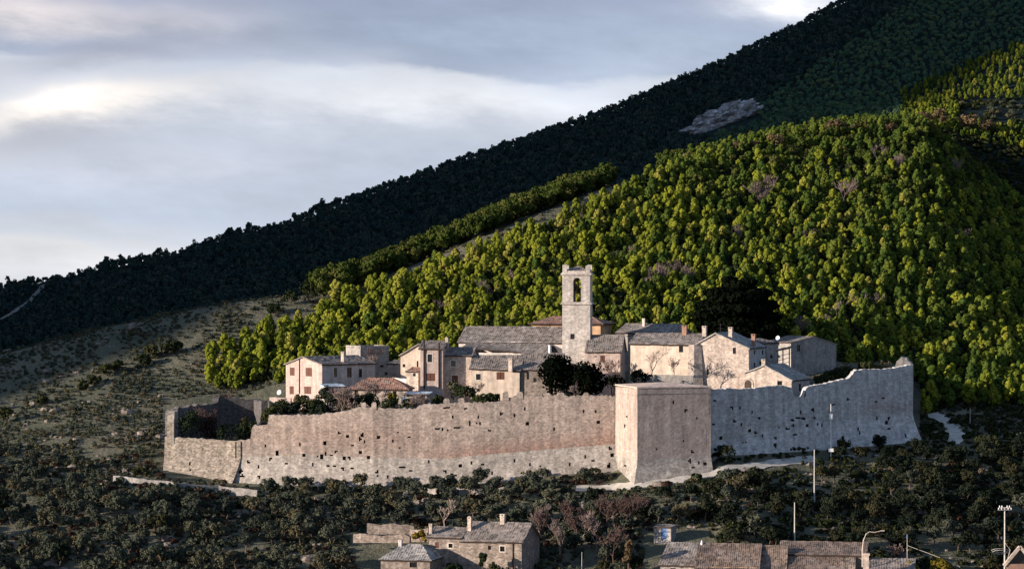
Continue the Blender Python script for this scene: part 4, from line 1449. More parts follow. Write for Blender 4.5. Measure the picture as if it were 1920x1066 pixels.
house('hip_roofed_house', 'orange-walled house with a low hipped roof behind the bell tower', (999, 548), (1126, 544), 9, 650, 605, ('hip', 592, .22), M['plaster_orange'], M['roof_red'], [('front', 1030, 611, 1.5, 10, 'dark')], over=.8)
house('side_house', 'low grey house with a steep tiled roof against the right side of the bell tower', (1100, 520), (1163, 519), 9, 728, 657, ('along', 627), M['stone_rose'], M['roof'],
      [('front', 1130, 672, 9, 12, 'shutter'), ('front', 1117, 668, 5, 2, 'dark')])
house('grey_house', 'plain grey rendered house with a long roof right of the bell tower', (1157, 535), (1258, 529), 9, 725, 622, ('along', 606), M['stone_grey'], M['roof'], [('front', 1179, 630, 7, 2, 'dark')], chims=[(1207, 597, 609, 536, .5, M['plaster_white'])])
house('sunlit_house', 'warm plastered house with one high window behind a bare tree', (1182, 510), (1307, 505.5), 9.5, 728, 642.5, ('along', 624), M['plaster'], M['roof'],
      [('front', 1277, 653, 8, 14, 'dark')], eave_r=645, chims=[(1284, 610, 622, 511, .9, M['terracotta']), (1321, 611, 623, 509, .75)])
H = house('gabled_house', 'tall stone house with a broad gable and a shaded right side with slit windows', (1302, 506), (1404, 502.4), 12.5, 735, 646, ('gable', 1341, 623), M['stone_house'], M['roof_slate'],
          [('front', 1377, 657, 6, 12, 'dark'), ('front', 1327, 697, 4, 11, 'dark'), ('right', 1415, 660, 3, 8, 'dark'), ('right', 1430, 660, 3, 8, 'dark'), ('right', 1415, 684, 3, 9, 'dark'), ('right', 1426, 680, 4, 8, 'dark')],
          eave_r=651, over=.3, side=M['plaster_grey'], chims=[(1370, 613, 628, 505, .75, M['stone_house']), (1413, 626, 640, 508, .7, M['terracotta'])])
# the battered corner between the two
mb = MB()
b0 = P3(1296, 740, 503.2)
vs = []
for k, (zpy, off, wd) in enumerate(((740, 1.0, 1.3), (690, .55, 1.15), (655, .25, 1.05), (646, .12, 1.0))):
    z = PZ(zpy, 505)
    for u in (-wd * 1.2, -wd * .2, wd * 1.2):
        vs.append((PX(1303, 505.6) + u, 505.6 - off - (0.45 if abs(u) < wd * .5 else 0), z))
mb.add(vs, [(k * 3 + i, k * 3 + i + 1, k * 3 + i + 4, k * 3 + i + 3) for k in range(3) for i in range(2)] + [(9, 10, 11)])
mb.build('buttress', M['stone_house'], H)
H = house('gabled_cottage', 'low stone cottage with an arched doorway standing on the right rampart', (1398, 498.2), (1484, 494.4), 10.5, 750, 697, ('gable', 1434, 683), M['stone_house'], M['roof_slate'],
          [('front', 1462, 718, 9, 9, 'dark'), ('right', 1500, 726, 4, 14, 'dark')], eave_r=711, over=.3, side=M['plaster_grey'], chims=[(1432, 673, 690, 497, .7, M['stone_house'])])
F = HF[H.name]['front']
dm = MB()
u0, Y = F.at(1396.5)
u1, _ = F.at(1409.5)
uc, R = (u0 + u1) / 2, (u1 - u0) / 2
zs = PZ(719, Y)
prof = [(u0, PZ(735, Y)), (u1, PZ(735, Y))] + [(uc + R * math.cos(math.pi * k / 10), zs + R * 1.1 * math.sin(math.pi * k / 10)) for k in range(11)]
dm.add([F.p(a, b, .03) for a, b in prof], [tuple(range(len(prof)))])
do = dm.build('door', M['wood'], H)
dm = MB()
for k in range(12):
    w = math.pi * (k + .5) / 12
    dm.box(F.p(uc + (R + .16) * math.cos(w), zs + (R * 1.1 + .16) * math.sin(w), .02), (F.d * .17).to_3d(), (F.n * .09).to_3d(), UP * .17)
for s in (u0 - .16, u1 + .16):
    dm.box(F.p(s, (zs + PZ(735, Y)) / 2, .02), (F.d * .15).to_3d(), (F.n * .09).to_3d(), UP * (zs - PZ(735, Y)) / 2)
dm.build('door_arch', M['stone_house'], do)
house('grey_house', 'windowless-looking grey gabled house in shade at the right end of the village', (1483, 534), (1568, 540.5), 8, 715, 641, ('gable', 1526, 630), M['stone_grey'], M['roof'],
      [('front', 1497, 652, 7, 12, 'dark')], eave_r=644, over=.15)
house('annex', 'small shaded annex behind the tall gabled house', (1437, 517), (1459, 519), 5, 700, 642, ('shed', 634), M['stone_grey'], M['roof'], [('front', 1446, 668, 5, 6, 'dark')], 'annex', over=.2)
# timber lean-to porch
pg = thing('pergola', P3(1466, 690, 521), 'dark timber pergola with a red-brown roof in the gap between two grey houses', 'pergola')
for px in (1457, 1468, 1480):
    for Y in (519, 523):
        mb = MB()
        mb.box((PX(px, Y), Y, (PZ(700, Y) + PZ(653, Y)) / 2), (.1, 0, 0), (0, .1, 0), (0, 0, (PZ(653, Y) - PZ(700, Y)) / 2))
        mb.build('post', M['wood'], pg)
mb = MB()
roof_plane(mb, P3(1454, 658, 518.5), P3(1483, 651, 518.5), P3(1483, 648, 524), P3(1454, 655, 524), .12)
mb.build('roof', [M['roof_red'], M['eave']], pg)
for k in range(4):
    mb = MB()
    mb.tube([P3(1457, 668 + k * 8, 519), P3(1481, 662 + k * 8, 519)], [.07, .07], 4)
    mb.build('rail', M['wood'], pg)
# ruin on the far end of the right rampart
H = thing('wall_ruin', P3(1696, 688, 505), 'broken stub of masonry at the right end of the shaded rampart', 'ruin')
mb = MB()
pr = [(1672, 704), (1673, 690), (1679, 685), (1681, 677), (1687, 672), (1690, 668), (1695, 671), (1699, 669), (1702, 676), (1707, 679), (1709, 686), (1709, 704)]
Y = 503
vs = [P3(a, b, Y) for a, b in pr] + [P3(a, b, Y) + Vector((.6, 1.6, 0)) for a, b in pr]
k = len(pr)
mb.add(vs, [tuple(range(k)), tuple(reversed(range(k, 2 * k)))] + [(i, i + k, (i + 1) % k + k, (i + 1) % k) for i in range(k)])
mb.build('masonry', M['stone_grey'], H)

# satellite dishes
def dish(px, py, Y, r, label, aim=(-.5, -.8, .35), pole=1.2):
    t = thing('satellite_dish', P3(px, py, Y) - Vector((0, 0, pole)), label, 'satellite dish')
    c = P3(px, py, Y)
    ax = Vector(aim).normalized()
    a = ax.orthogonal().normalized()
    b = ax.cross(a)
    mb = MB()
    vs = [c - ax * r * .25]
    for k in (1, 2):
        for i in range(16):
            w = 2 * math.pi * i / 16
            vs.append(c + (a * math.cos(w) + b * math.sin(w)) * r * k / 2 + ax * r * .25 * (k * k / 4 - 1))
    fs = [(0, 1 + i, 1 + (i + 1) % 16) for i in range(16)] + [(1 + i, 17 + i, 17 + (i + 1) % 16, 1 + (i + 1) % 16) for i in range(16)]
    mb.add(vs, fs)
    mb.build('reflector', M['white_paint'], t, True)
    mb = MB()
    mb.tube([c - Vector((0, 0, pole)), c - ax * r * .3], [.05, .05], 5)
    mb.tube([c - ax * r * .25, c + ax * r * .9 - Vector((0, 0, r * .2))], [.03, .03], 4)
    mb.build('bracket', M['iron'], t)


dish(1458, 633, 517, .42, 'white satellite dish on a roof under the black cedar', pole=1.0)
dish(757, 749, 497, .6, 'white satellite dish among garden shrubs behind the rose rampart', pole=2)
dish(523, 735, 516, .5, 'white satellite dish left of the farmhouse with brown shutters', pole=2)

# garden walls and terraces in the yard
def box_wall(name, label, P0, P1, py0, py1, mat, th=.5, cat='wall', zdrop=1.5, rag=.06):
    A, B = Vector((PX(*P0), P0[1])), Vector((PX(*P1), P1[1]))
    d = (B - A).normalized()
    n = Vector((d.y, -d.x))
    t = thing(name, P3(P0[0], py1, P0[1]), label, cat)
    mb = MB()
    k = max(2, int((B - A).length / 1.0))
    for i in range(k + 1):
        p = A.lerp(B, i / k)
        z0 = PZ(py1, p.y) - zdrop
        z1 = PZ(py0[0] + (py0[1] - py0[0]) * i / k, p.y) + random.Random(i + int(P0[0])).uniform(-rag, rag)
        mb.add([(p.x, p.y, z0), (p.x, p.y, z1), (p.x - n.x * th, p.y - n.y * th, z1), (p.x - n.x * th, p.y - n.y * th, z0)], [])
        if i:
            q = 4 * (i - 1)
            mb.f += [(q, q + 4, q + 5, q + 1), (q + 1, q + 5, q + 6, q + 2), (q + 2, q + 6, q + 7, q + 3)]
            mb.m += [0] * 3
    for i in (0, k):
        mb.add([mb.v[4 * i + j] for j in range(4)], [(0, 1, 2, 3)])
    mb.build('masonry', mat, t)
    return t


box_wall('garden_wall', 'pale garden wall behind the reddish hipped outbuilding', (735, 519), (790, 514), (707, 713), 730, M['plaster_white'])
box_wall('garden_wall', 'low grey terrace wall behind the shrubs left of the square tower', (1180, 499), (1300, 496), (700, 704), 735, M['stone_grey'])
box_wall('garden_wall', 'low rose garden wall in front of the farmhouse gable', (505, 511), (545, 509.5), (744, 746), 755, M['stone_rose'])
house('canopy', 'flat pale canopy on posts below the tall house with two pipes', (762, 500), (800, 499), 3, 752, 737.5, ('shed', 734), M['stone_grey'], M['sheet_metal'], [('front', 790, 745, 14, 10, 'dark')], 'shed', over=.3)

# --- houses on the lower slope
H = house('farmhouse', 'stone farmhouse with two tiled blocks and chimneys on the lower slope', (866, 428), (978, 424.5), 8.5, 1080, 1011, ('along', 977), M['stone_old'], M['roof'],
          [('front', 942, 1028, 9, 10, 'pale_glass'), ('front', 918, 1026, 6, 8, 'dark'), ('front', 925, 1058, 6, 12, 'dark')], eave_r=1013, chims=[(881, 968, 985, 430, .6, M['stone_house'], 1), (943, 963, 981, 430, .75, M['stone_house'])])
pipe(H, HF[H.name]['front'], 962, 1014, 1072, .07)
wg = MB()
A, B = Vector((PX(804, 430), 430)), Vector((PX(866, 428.2), 428.2))
d = (B - A).normalized()
n = Vector((d.y, -d.x))
ze, zb, zp = PZ(1005, 429), PZ(1085, 429), PZ(986, 433)
Fw = Face(A, B)
rr = [(Fw.rect(845, 1022, 8, 8), 'pale_glass'), (Fw.rect(819, 1021, 8, 11), 'shutter')]
wall_panel(wg, Fw, zb, ze, ze, None, [q[0] for q in rr])
wall_panel(wg, Face(A - n * 7, A), zb, ze, ze, (.5, zp))
wg.build('wing_wall', M['stone_old'], H)
for q in rr:
    window(H, Fw, q[0], q[1])
rf = MB()
e0, e1, m0, m1 = A + n * .3 - d * .3, B + n * .3, A - n * 3.5 - d * .3, B - n * 3.5
roof_plane(rf, (e0.x, e0.y, ze - .15), (e1.x, e1.y, ze - .15), (m1.x, m1.y, zp), (m0.x, m0.y, zp))
f0, f1 = A - n * 7.3 - d * .3, B - n * 7.3
roof_plane(rf, (f1.x, f1.y, ze - .15), (f0.x, f0.y, ze - .15), (m0.x, m0.y, zp), (m1.x, m1.y, zp))
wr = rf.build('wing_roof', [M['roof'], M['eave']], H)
chimney(wr, 808, 981, 1000, 431, .5, M['stone_house'])
house('outbuilding', 'low hip-roofed barn with a stubby white chimney beside the lower farmhouse', (714, 425), (806, 423), 8, 1090, 1046, ('hip', 1019, .3), M['stone_old'], M['roof_slate'], [('front', 775, 1058, 14, 10, 'dark')], 'barn', chims=[(751, 1012, 1022, 428, .55, M['plaster_white'])])
box_wall('ruined_wall', 'long broken stone wall of a roofless barn left of the lower farmhouse', (662, 441), (768, 437), (1002, 1002), 1010, M['stone_old'], .6, zdrop=.6, rag=.3)
box_wall('ruined_wall', 'pale back wall of the roofless barn on the lower slope', (688, 447), (776, 446), (982, 984), 994, M['stone_old'], .6, zdrop=.6, rag=.3)
box_wall('ruined_wall', 'rough stone end wall at the foot of the bare tree near the lower farmhouse', (768, 443), (803, 441), (988, 992), 1006, M['stone_old'], .6, zdrop=.8, rag=.3)
house('hut', 'small grey hut with a blue door on the lower slope', (1226, 436), (1258, 435), 3, 1012, 986, ('shed', 982), M['stone_grey'], M['roof'], [('front', 1245, 1000, 10, 20, 'blue')], 'hut', over=.12)
house('flat_roofed_shed', 'long low shed with a flat grey roof between the hut and the speckled roofs', (1238, 421), (1322, 419), 7, 1075, 1056, ('shed', 1016), M['stone_grey'], M['roof'], [('front', 1262, 1068, 10, 8, 'dark')], 'shed')
H = house('roof_row_house', 'orange-walled house with a speckled tile roof and white ridge finial at the bottom edge', (1307, 414), (1420, 412.5), 10, 1085, 1061, ('along', 1017), M['plaster_orange'], M['roof_speck'], [('front', 1340, 1071, 7, 8, 'dark')], over=.4)
mb = MB()
mb.tube([P3(1316, 1026, 418.6), P3(1316, 1018, 418.6), P3(1316, 1012, 418.6)], [.22, .2, .07], 8)
mb.build('finial', M['white_paint'], H)
house('roof_row_house', 'narrow house with a speckled tile roof between its two neighbours at the bottom edge', (1420.5, 413.5), (1472, 412.8), 8, 1090, 1066, ('along', 1021), M['stone_house'], M['roof_speck'], [], over=.25)
H = house('stone_house', 'large stone house with stepped speckled roofs and a sunlit gable edge at the bottom edge', (1462, 416.5), (1622, 414), 9, 1090, 1036, ('along', 1014), M['stone_old'], M['roof_speck'], [('front', 1500, 1050, 7, 8, 'dark')], over=.3)
mb = MB()
roof_plane(mb, P3(1478, 1078, 411), P3(1604, 1078, 409), P3(1604, 1041, 414.6), P3(1476, 1041, 416.2), .2)
mb.build('porch_roof', [M['roof_speck'], M['eave']], H)
house('outbuilding', 'outbuilding with a pale stone-slab roof right of the large stone house', (1632, 412), (1712, 411), 6, 1090, 1066, ('along', 1045), M['stone_old'], M['roof'], [], 'outbuilding')
mb = MB()
t = thing('gate_pier', P3(1622, 1080, 409), 'pale stone pier with a capstone beside the large stone house', 'pillar')
mb.box((PX(1624, 409), 409, (PZ(1090, 409) + PZ(1040, 409)) / 2), (.42, -.08, 0), (.08, .42, 0), (0, 0, (PZ(1040, 409) - PZ(1090, 409)) / 2))
mb.build('shaft', M['stone_house'], t)
mb = MB()
mb.box((PX(1624, 409), 409, PZ(1038, 409)), (.56, -.1, 0), (.1, .56, 0), (0, 0, .14))
mb.build('capstone', M['coping'], t)
# brick gable with triangular opening at the right edge
t = thing('brick_gable', P3(1910, 1075, 412), 'small brick gable with a triangular opening at the right edge', 'gable')
mb = MB()
c0, zb_, zm, za = PX(1912, 412), PZ(1090, 412), PZ(1056, 412), PZ(1024, 412)
w = PX(1942, 412) - c0
mb.box((c0, 412, (zb_ + zm) / 2), (w * .8, 0, 0), (0, .3, 0), (0, 0, (zm - zb_) / 2))
mb.build('base', M['terracotta'], t)
mb = MB()
for s in (-1, 1):
    a, b = Vector((c0 + s * w, 411.9, zm - .3)), Vector((c0, 411.9, za))
    q = (b - a).normalized()
    mb.box((a + b) / 2, q * (b - a).length / 2, Vector((0, .34, 0)), q.cross(Vector((0, 1, 0))) * .22)
mb.build('verge', M['stone_house'], t)
mb = MB()
mb.add([(c0 - w * .8, 412.2, zm), (c0 + w * .8, 412.2, zm), (c0, 412.2, za - .4)], [(0, 1, 2)])
mb.build('recess', M['glass'], t)
# ------------------------------------------------------------------ plant forms
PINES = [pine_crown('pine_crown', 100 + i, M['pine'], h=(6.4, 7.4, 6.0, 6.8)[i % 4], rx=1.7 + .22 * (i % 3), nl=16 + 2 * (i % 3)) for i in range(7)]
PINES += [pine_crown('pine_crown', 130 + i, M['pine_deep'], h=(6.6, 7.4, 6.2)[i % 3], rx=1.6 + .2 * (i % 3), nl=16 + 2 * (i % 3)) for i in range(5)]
PTRUNK = [trunk_mesh('pine_trunk', 200 + i, M['bark'], 4.6, .17) for i in range(2)]
DARKOAK = [crown('oak_crown', 345 + i, M['oak'], rx=2.4, rz=2.2, zc=3.3, nl=14, lr=(.8, 1.2), nq=40, qs=.5, low=-.8) for i in range(4)]
FARP = [crown('ridge_crown', 300 + i, M['pine_far'], rx=2.0 + .4 * (i % 2), rz=2.7, zc=3.1, nl=9, lr=(.9, 1.3), nq=24, qs=.75) for i in range(5)]
GREENP = [crown('slope_crown', 320 + i, M['pine_green'], rx=1.9, rz=2.5, zc=3.1, nl=9, lr=(.9, 1.3), nq=24, qs=.75) for i in range(4)]
OAKS = [crown('oak_crown', 340 + i, M['oak'], rx=2.3 + .3 * i, rz=2.6, zc=3.7, nl=17, lr=(.7, 1.1), nq=44, qs=.42, low=-.9) for i in range(4)]
OLIVES = [crown('olive_crown', 360 + i, M['olive'], rx=1.5 + .2 * (i % 3), rz=1.2 + .15 * (i % 2), zc=2.15, nl=24, lr=(.34, .66), nq=44, qs=.21, low=-.7) for i in range(6)]
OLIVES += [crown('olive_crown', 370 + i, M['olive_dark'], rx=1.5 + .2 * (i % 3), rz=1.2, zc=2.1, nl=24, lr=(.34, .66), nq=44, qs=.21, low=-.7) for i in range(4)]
OTRUNK = [trunk_mesh('olive_trunk', 380 + i, M['bark'], 2.0, .16, .5) for i in range(2)]
SCRUBS = [crown('scrub_form', 400 + i, M['scrub'], rx=.75, rz=.5, zc=.4, nl=7, lr=(.3, .5), nq=22, qs=.26, low=-.2) for i in range(5)]
DARKS = [crown('scrub_form', 410 + i, M['shrub_dark'], rx=.75, rz=.6, zc=.5, nl=7, lr=(.3, .5), nq=22, qs=.28, low=-.2) for i in range(2)]
REDS = [crown('scrub_form', 415 + i, M['thicket_leaves'], rx=.8, rz=.6, zc=.5, nl=7, lr=(.3, .5), nq=22, qs=.22, low=-.2) for i in range(2)]
BARE = [bare_mesh('bare_branches', 420 + i, M['twig'], 6.5, .13, 5, .8, .2, (2, 4)) for i in range(3)]
RUSSET = [crown('russet_crown', 440 + i, M['russet'], rx=2.2, rz=2.0, zc=3.2, nl=13, lr=(.7, 1.1), nq=40, qs=.36, low=-.6) for i in range(2)]


def jitter_grid(x0, x1, y0, y1, s, r, j=.42):
    xs, ys = np.meshgrid(np.arange(x0, x1, s), np.arange(y0, y1, s))
    xs = xs + (np.arange(xs.shape[0]) % 2)[:, None] * s / 2
    p = np.stack([xs.ravel(), ys.ravel()], 1)
    return p + r.uniform(-j, j, p.shape) * s


def to_px(x, y, z):
    return 960 + x / (K * y), 533 - z / (K * y)


VILLAGE = np.array([(0, 1066), (300, 1066), (305, 775), (420, 745), (534, 740), (537, 681), (570, 668), (676, 655), (728, 650), (752, 665), (785, 645), (860, 613), (1053, 612), (1054, 498), (1107, 498), (1108, 606), (1145, 607), (1280, 620),
                    (1339, 624), (1440, 652), (1483, 641), (1525, 631), (1568, 645), (1570, 702), (1600, 696), (1712, 684), (1714, 745), (1727, 820), (1730, 1066), (1920, 1066)], float)


def low_line(px):     # lower edge of the pinewood (ground row)
    return np.interp(px, [380, 395, 430, 480, 540, 700, 1000, 1400, 1560, 1700, 1725, 1760, 1830, 1870, 1990], [700, 735, 735, 722, 720, 712, 690, 690, 700, 715, 790, 785, 797, 800, 800])


def top_line(px):     # upper edge of the plantation below the bare strip
    return np.interp(px, [380, 395, 430, 520, 600, 700, 800, 870, 1000, 1130, 1200, 1240, 1300], [735, 682, 660, 628, 588, 543, 512, 490, 437, 390, 356, 300, 0])


def strip_line(px):   # upper edge of the bare strip
    return np.interp(px, [560, 640, 700, 760, 850, 930, 1000, 1060, 1130, 1240, 1300, 3000], [580, 556, 530, 503, 466, 434, 404, 381, 355, 305, 1066, 1066])


r = np.random.default_rng(17)
cand = jitter_grid(-90, 190, 530, 800, 2.65, r)
cand = cand[(cand[:, 1] < 800)]
cz = ground(cand[:, 0], cand[:, 1])
cpx, cpy = to_px(cand[:, 0], cand[:, 1], cz)
# second look: the pixel row at which the ground point lies, on the near face only
crestY = np.interp(cpx, COLS, ROWS[8][0])
crestP = np.interp(cpx, COLS, ROWS[8][1])
onface = cand[:, 1] < crestY + 3
wood = (cpx > 388) & (cpx < 2250) & onface & (cpy < low_line(cpx)) & (cpy > top_line(cpx)) & ~((cpx < 1730) & (cand[:, 1] < 548)) & ~((abs(cpx - 1385) < 92) & (cand[:, 1] < 566))
band = (cpx > 590) & (cpx < 2250) & ((cand[:, 1] > crestY - 8) & (cpy < strip_line(cpx)) & (cand[:, 1] < crestY + 75)) & ~wood
# clearings and thin places give the dark gaps
gap = np.array([mnoise.noise(Vector((a * .06, b * .06, 3.0))) for a, b in cand])
wood &= (gap > -.6) & (r.random(len(cand)) > .06)

LN = [(560, 'bright yellow-green pine at the left tip of the pinewood, beyond the farmhouse gable', 'pines at the left tip of the wood'),
      (1080, 'bright yellow-green pine in the sunlit wood behind the church, left of the bell tower', 'pines left of the bell tower'),
      (1380, 'yellow-green pine in the wood behind the roofs between bell tower and black cedar', 'pines between bell tower and cedar'),
      (1716, 'olive-green pine in the wood behind the grey gabled house, right of the cedar', 'pines right of the cedar'),
      (9999, 'olive-green pine beyond the far right end of the ramparts', 'pines beyond the right end of the ramparts')]
wi = np.where(wood)[0]
th_px = 4.4 / (K * cand[wi, 1])
ctop = cpy[wi] - th_px * .62
inview = (cpx[wi] > -10) & (cpx[wi] < 1930) & (ctop < np.interp(cpx[wi], VILLAGE[:, 0], VILLAGE[:, 1]))
order = wi[inview][np.argsort(cand[wi[inview], 1])]
single = set(order[:298].tolist())
rest = [i for i in wi if i not in single]


def pine_size(px_, y, rr):
    return np.clip(rr.normal(.58, .13), .28, .95) * np.interp(y, [560, 760], [1.04, .9])


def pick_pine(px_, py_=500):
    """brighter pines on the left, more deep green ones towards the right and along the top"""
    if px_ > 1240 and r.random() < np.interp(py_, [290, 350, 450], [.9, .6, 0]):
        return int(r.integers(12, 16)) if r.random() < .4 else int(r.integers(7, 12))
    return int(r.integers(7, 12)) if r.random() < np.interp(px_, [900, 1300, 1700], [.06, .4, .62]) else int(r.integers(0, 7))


def put(name, crown_me, trunk_me, pos, rz, s, label, cat, group=None):
    t = thing(name, pos, label, cat, group)
    t.rotation_euler = (0, 0, rz)
    t.scale = s
    c = link_obj('crown', crown_me, t)
    if trunk_me is not None:
        link_obj('trunk', trunk_me, t)
    return t


proto = {}
for n_, i in enumerate(sorted(single)):
    x, y = cand[i]
    zone = next(z for z in LN if cpx[i] < z[0])
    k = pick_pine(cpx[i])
    s = pine_size(cpx[i], y, r)
    pos = (x, y, float(cz[i]))
    if k not in proto:
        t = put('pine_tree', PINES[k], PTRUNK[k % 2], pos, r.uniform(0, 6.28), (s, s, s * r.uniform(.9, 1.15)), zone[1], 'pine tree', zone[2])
        proto[k] = t
    else:                       # a copy of the thing and of each of its parts
        src = proto[k]
        t = src.copy()
        COL.objects.link(t)
        t.location = pos
        t.rotation_euler = (0, 0, r.uniform(0, 6.28))
        t.scale = (s, s, s * r.uniform(.9, 1.15))
        t['label'], t['group'], t['_base'] = zone[1], zone[2], pos
        for ch in list(src.children):
            c = ch.copy()
            COL.objects.link(c)
            c.parent = t
rest = np.array(rest)
rs = np.array([pine_size(0, cand[i, 1], r) for i in rest])
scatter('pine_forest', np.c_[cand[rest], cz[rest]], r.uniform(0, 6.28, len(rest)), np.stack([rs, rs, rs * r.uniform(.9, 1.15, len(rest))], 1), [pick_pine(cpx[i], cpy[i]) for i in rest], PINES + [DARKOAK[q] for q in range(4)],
        'the pines higher up the sunlit slope, too many to count', 'pinewood')
bi = np.where(band)[0]
bs = r.uniform(.62, 1.0, len(bi)) * np.where(cpx[bi] > 1250, .75, 1.0)
right = cpx[bi] > 1250
scatter('oak_forest', np.c_[cand[bi], cz[bi]], r.uniform(0, 6.28, len(bi)), np.stack([bs, bs, bs], 1),
        np.where(right & (r.random(len(bi)) < .75), r.integers(4, 8, len(bi)), r.integers(0, 4, len(bi))), OAKS + PINES[7:11], 'dark woodland along the shoulder above the bare strip', 'woodland')

# dark undergrowth between the pines
uc = jitter_grid(-90, 190, 535, 800, 2.1, r, .5)
uz = ground(uc[:, 0], uc[:, 1])
up_, uq_ = to_px(uc[:, 0], uc[:, 1], uz)
uk = (up_ > 400) & (up_ < 2250) & (uc[:, 1] < np.interp(up_, COLS, ROWS[8][0]) + 3) & (uq_ < low_line(up_) - 6) & (uq_ > top_line(up_) + 14) & ~((up_ < 1730) & (uc[:, 1] < 550))
us = r.uniform(.9, 2.0, uk.sum())
scatter('undergrowth', np.c_[uc[uk], uz[uk]], r.uniform(0, 6.28, uk.sum()), np.stack([us, us, us * 1.1], 1), r.integers(0, 2, uk.sum()), DARKS, 'dark undergrowth between the pines', 'undergrowth')

# the mountain's forest
fc = jitter_grid(-480, 500, 800, 1150, 2.75, r)
fz = ground(fc[:, 0], fc[:, 1])
fpx, fpy = to_px(fc[:, 0], fc[:, 1], fz)
cy = np.interp(fpx, COLS, ROWS[13][0])
ROCK = hit(1352, 236, 850)
keep = (fpx > -560) & (fpx < 2350) & (fc[:, 1] < cy + 4) & (fc[:, 1] > np.interp(fpx, [0, 560, 1130, 1700], [815, 815, 850, 880]))
keep &= ~((abs(fc[:, 0] - ROCK.x) < 13) & (abs(fc[:, 1] - ROCK.y) < 22))
meadow = (fpx > 1795) & (fpy > 188) & (fpy < 240)
keep &= ~meadow
track = np.array([hit(*p) for p in [(-20, 610), (25, 588), (52, 570), (70, 551), (84, 536)]])
for a, b in zip(track[:-1], track[1:]):
    for t in np.linspace(0, 1, 12):
        q = a + (b - a) * t
        keep &= ~((abs(fc[:, 0] - q[0]) < 2.6) & (fc[:, 1] < q[1] + 2) & (fc[:, 1] > q[1] - 9))
# scattered skyline on the left, closed canopy elsewhere
thin = np.array([mnoise.noise(Vector((a * .05, b * .05, 9.0))) for a, b in fc])
keep &= ~((fc[:, 1] > cy - 8) & (fpx < 620) & (thin > .05))
ki = np.where(keep)[0]
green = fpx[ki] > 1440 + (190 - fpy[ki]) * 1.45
lone = (fc[ki, 1] > cy[ki] - 5) & (r.random(len(ki)) < .22)
fs = r.uniform(.34, .58, len(ki)) * np.where(green, .84, 1.0) * np.where(lone & (fpx[ki] < 640), 1.5, 1.0)
gi, di = ki[green], ki[~green]
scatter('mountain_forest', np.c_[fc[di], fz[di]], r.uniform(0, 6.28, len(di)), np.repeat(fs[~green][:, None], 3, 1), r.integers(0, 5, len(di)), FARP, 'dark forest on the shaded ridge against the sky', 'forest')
scatter('mountain_forest', np.c_[fc[gi], fz[gi]], r.uniform(0, 6.28, len(gi)), np.repeat(fs[green][:, None], 3, 1), np.where((fpx[gi] > 1690) & (fpy[gi] > 190 - (fpx[gi] - 1660) * .42), r.integers(4, 9, len(gi)), r.integers(0, 4, len(gi))), GREENP + PINES[:2] + PINES[7:10], 'finer green forest on the upper right of the mountain', 'forest')  # yellower crowns in the far right patch put sunlight into the colour

# rough growth in the hollow under the green mountain
hc = jitter_grid(90, 240, 800, 985, 2.6, r, .5)
hz = ground(hc[:, 0], hc[:, 1])
hpx, hpy = to_px(hc[:, 0], hc[:, 1], hz)
hk = (hpx > 1700) & (hpx < 2100) & (hpy > 190) & ((hpy > 246) | (r.random(len(hc)) < .42))
hs = r.uniform(.8, 2.2, hk.sum())
scatter('scrub', np.c_[hc[hk], hz[hk]], r.uniform(0, 6.28, hk.sum()), np.stack([hs, hs, hs * .7], 1), np.where(hpy[hk] > 244, r.integers(5, 7, hk.sum()), np.where(r.random(hk.sum()) < .6, 5, r.integers(0, 5, hk.sum()))), SCRUBS + DARKS, 'rough scrub in the hollow under the green mountain', 'scrub')

# rock outcrop
mb = MB()
nu, nv = 60, 34
for i in range(nu):
    for j in range(nv):
        a, b = 2 * math.pi * i / nu, math.pi * (j / (nv - 1))
        d = Vector((math.cos(a) * math.sin(b), math.sin(a) * math.sin(b), math.cos(b)))
        q = Vector((d.x * 12.5, d.y * 6, d.z * 5.0))
        q *= 1 + .34 * mnoise.fractal(d * 2.6 + Vector((4, 1, 0)), .7, 2.2, 6) + .16 * abs(mnoise.noise(d * 8))
        q = Vector((q.x, q.y, q.z + q.x * .38))
        mb.add([ROCK + q + Vector((0, 2, 1.5))], [])
for i in range(nu):
    for j in range(nv - 1):
        k = i * nv + j
        k2 = ((i + 1) % nu) * nv + j
        mb.f.append((k, k + 1, k2 + 1, k2))
        mb.m.append(0)
M['rock'] = stone_mat('rock_grey', (0.34, 0.33, 0.34), (0.12, 0.12, 0.12), .35, .45, .9, (0.46, 0.45, 0.46))
tag(mb.build('rock_outcrop', M['rock']), 'bare grey rock outcrop among the dark trees of the mountain', 'rock')

# ------------------------------------------------------------------ scrub, stones and olives
PATHS = [[hit(*p) for p in [(1080, 917), (1150, 914), (1200, 911), (1260, 902), (1340, 889), (1400, 877), (1450, 869), (1530, 860)]], [hit(*p) for p in [(1742, 776), (1765, 786), (1780, 797), (1788, 812), (1786, 832)]]]


def near_path(x, y, w):
    for P in PATHS:
        for a, b in zip(P[:-1], P[1:]):
            ab = Vector((b.x - a.x, b.y - a.y))
            t = max(0, min(1, Vector((x - a.x, y - a.y)).dot(ab) / ab.length_squared))
            if (Vector((a.x, a.y)) + ab * t - Vector((x, y))).length < w:
                return True
    return False


def wall_front(px):
    return np.interp(px, [0, 300, 306, 437, 700, 930, 1060, 1150, 1186, 1340, 1346, 1420, 1500, 1586, 1727, 1735, 2300], [900, 900, 485.5, 486, 481, 478.6, 477.8, 477, 464, 467, 474, 477, 481, 486, 491.5, 900, 900])


BLOCK = [(655, 815, 432, 452), (700, 995, 418, 437), (1210, 1330, 417, 441), (1295, 1720, 405, 428), (1880, 1960, 405, 418)]


def blocked(px, y, m=0):
    return any(a - m * 8 < px < b + m * 8 and c - m < y < d + m for a, b, c, d in BLOCK)


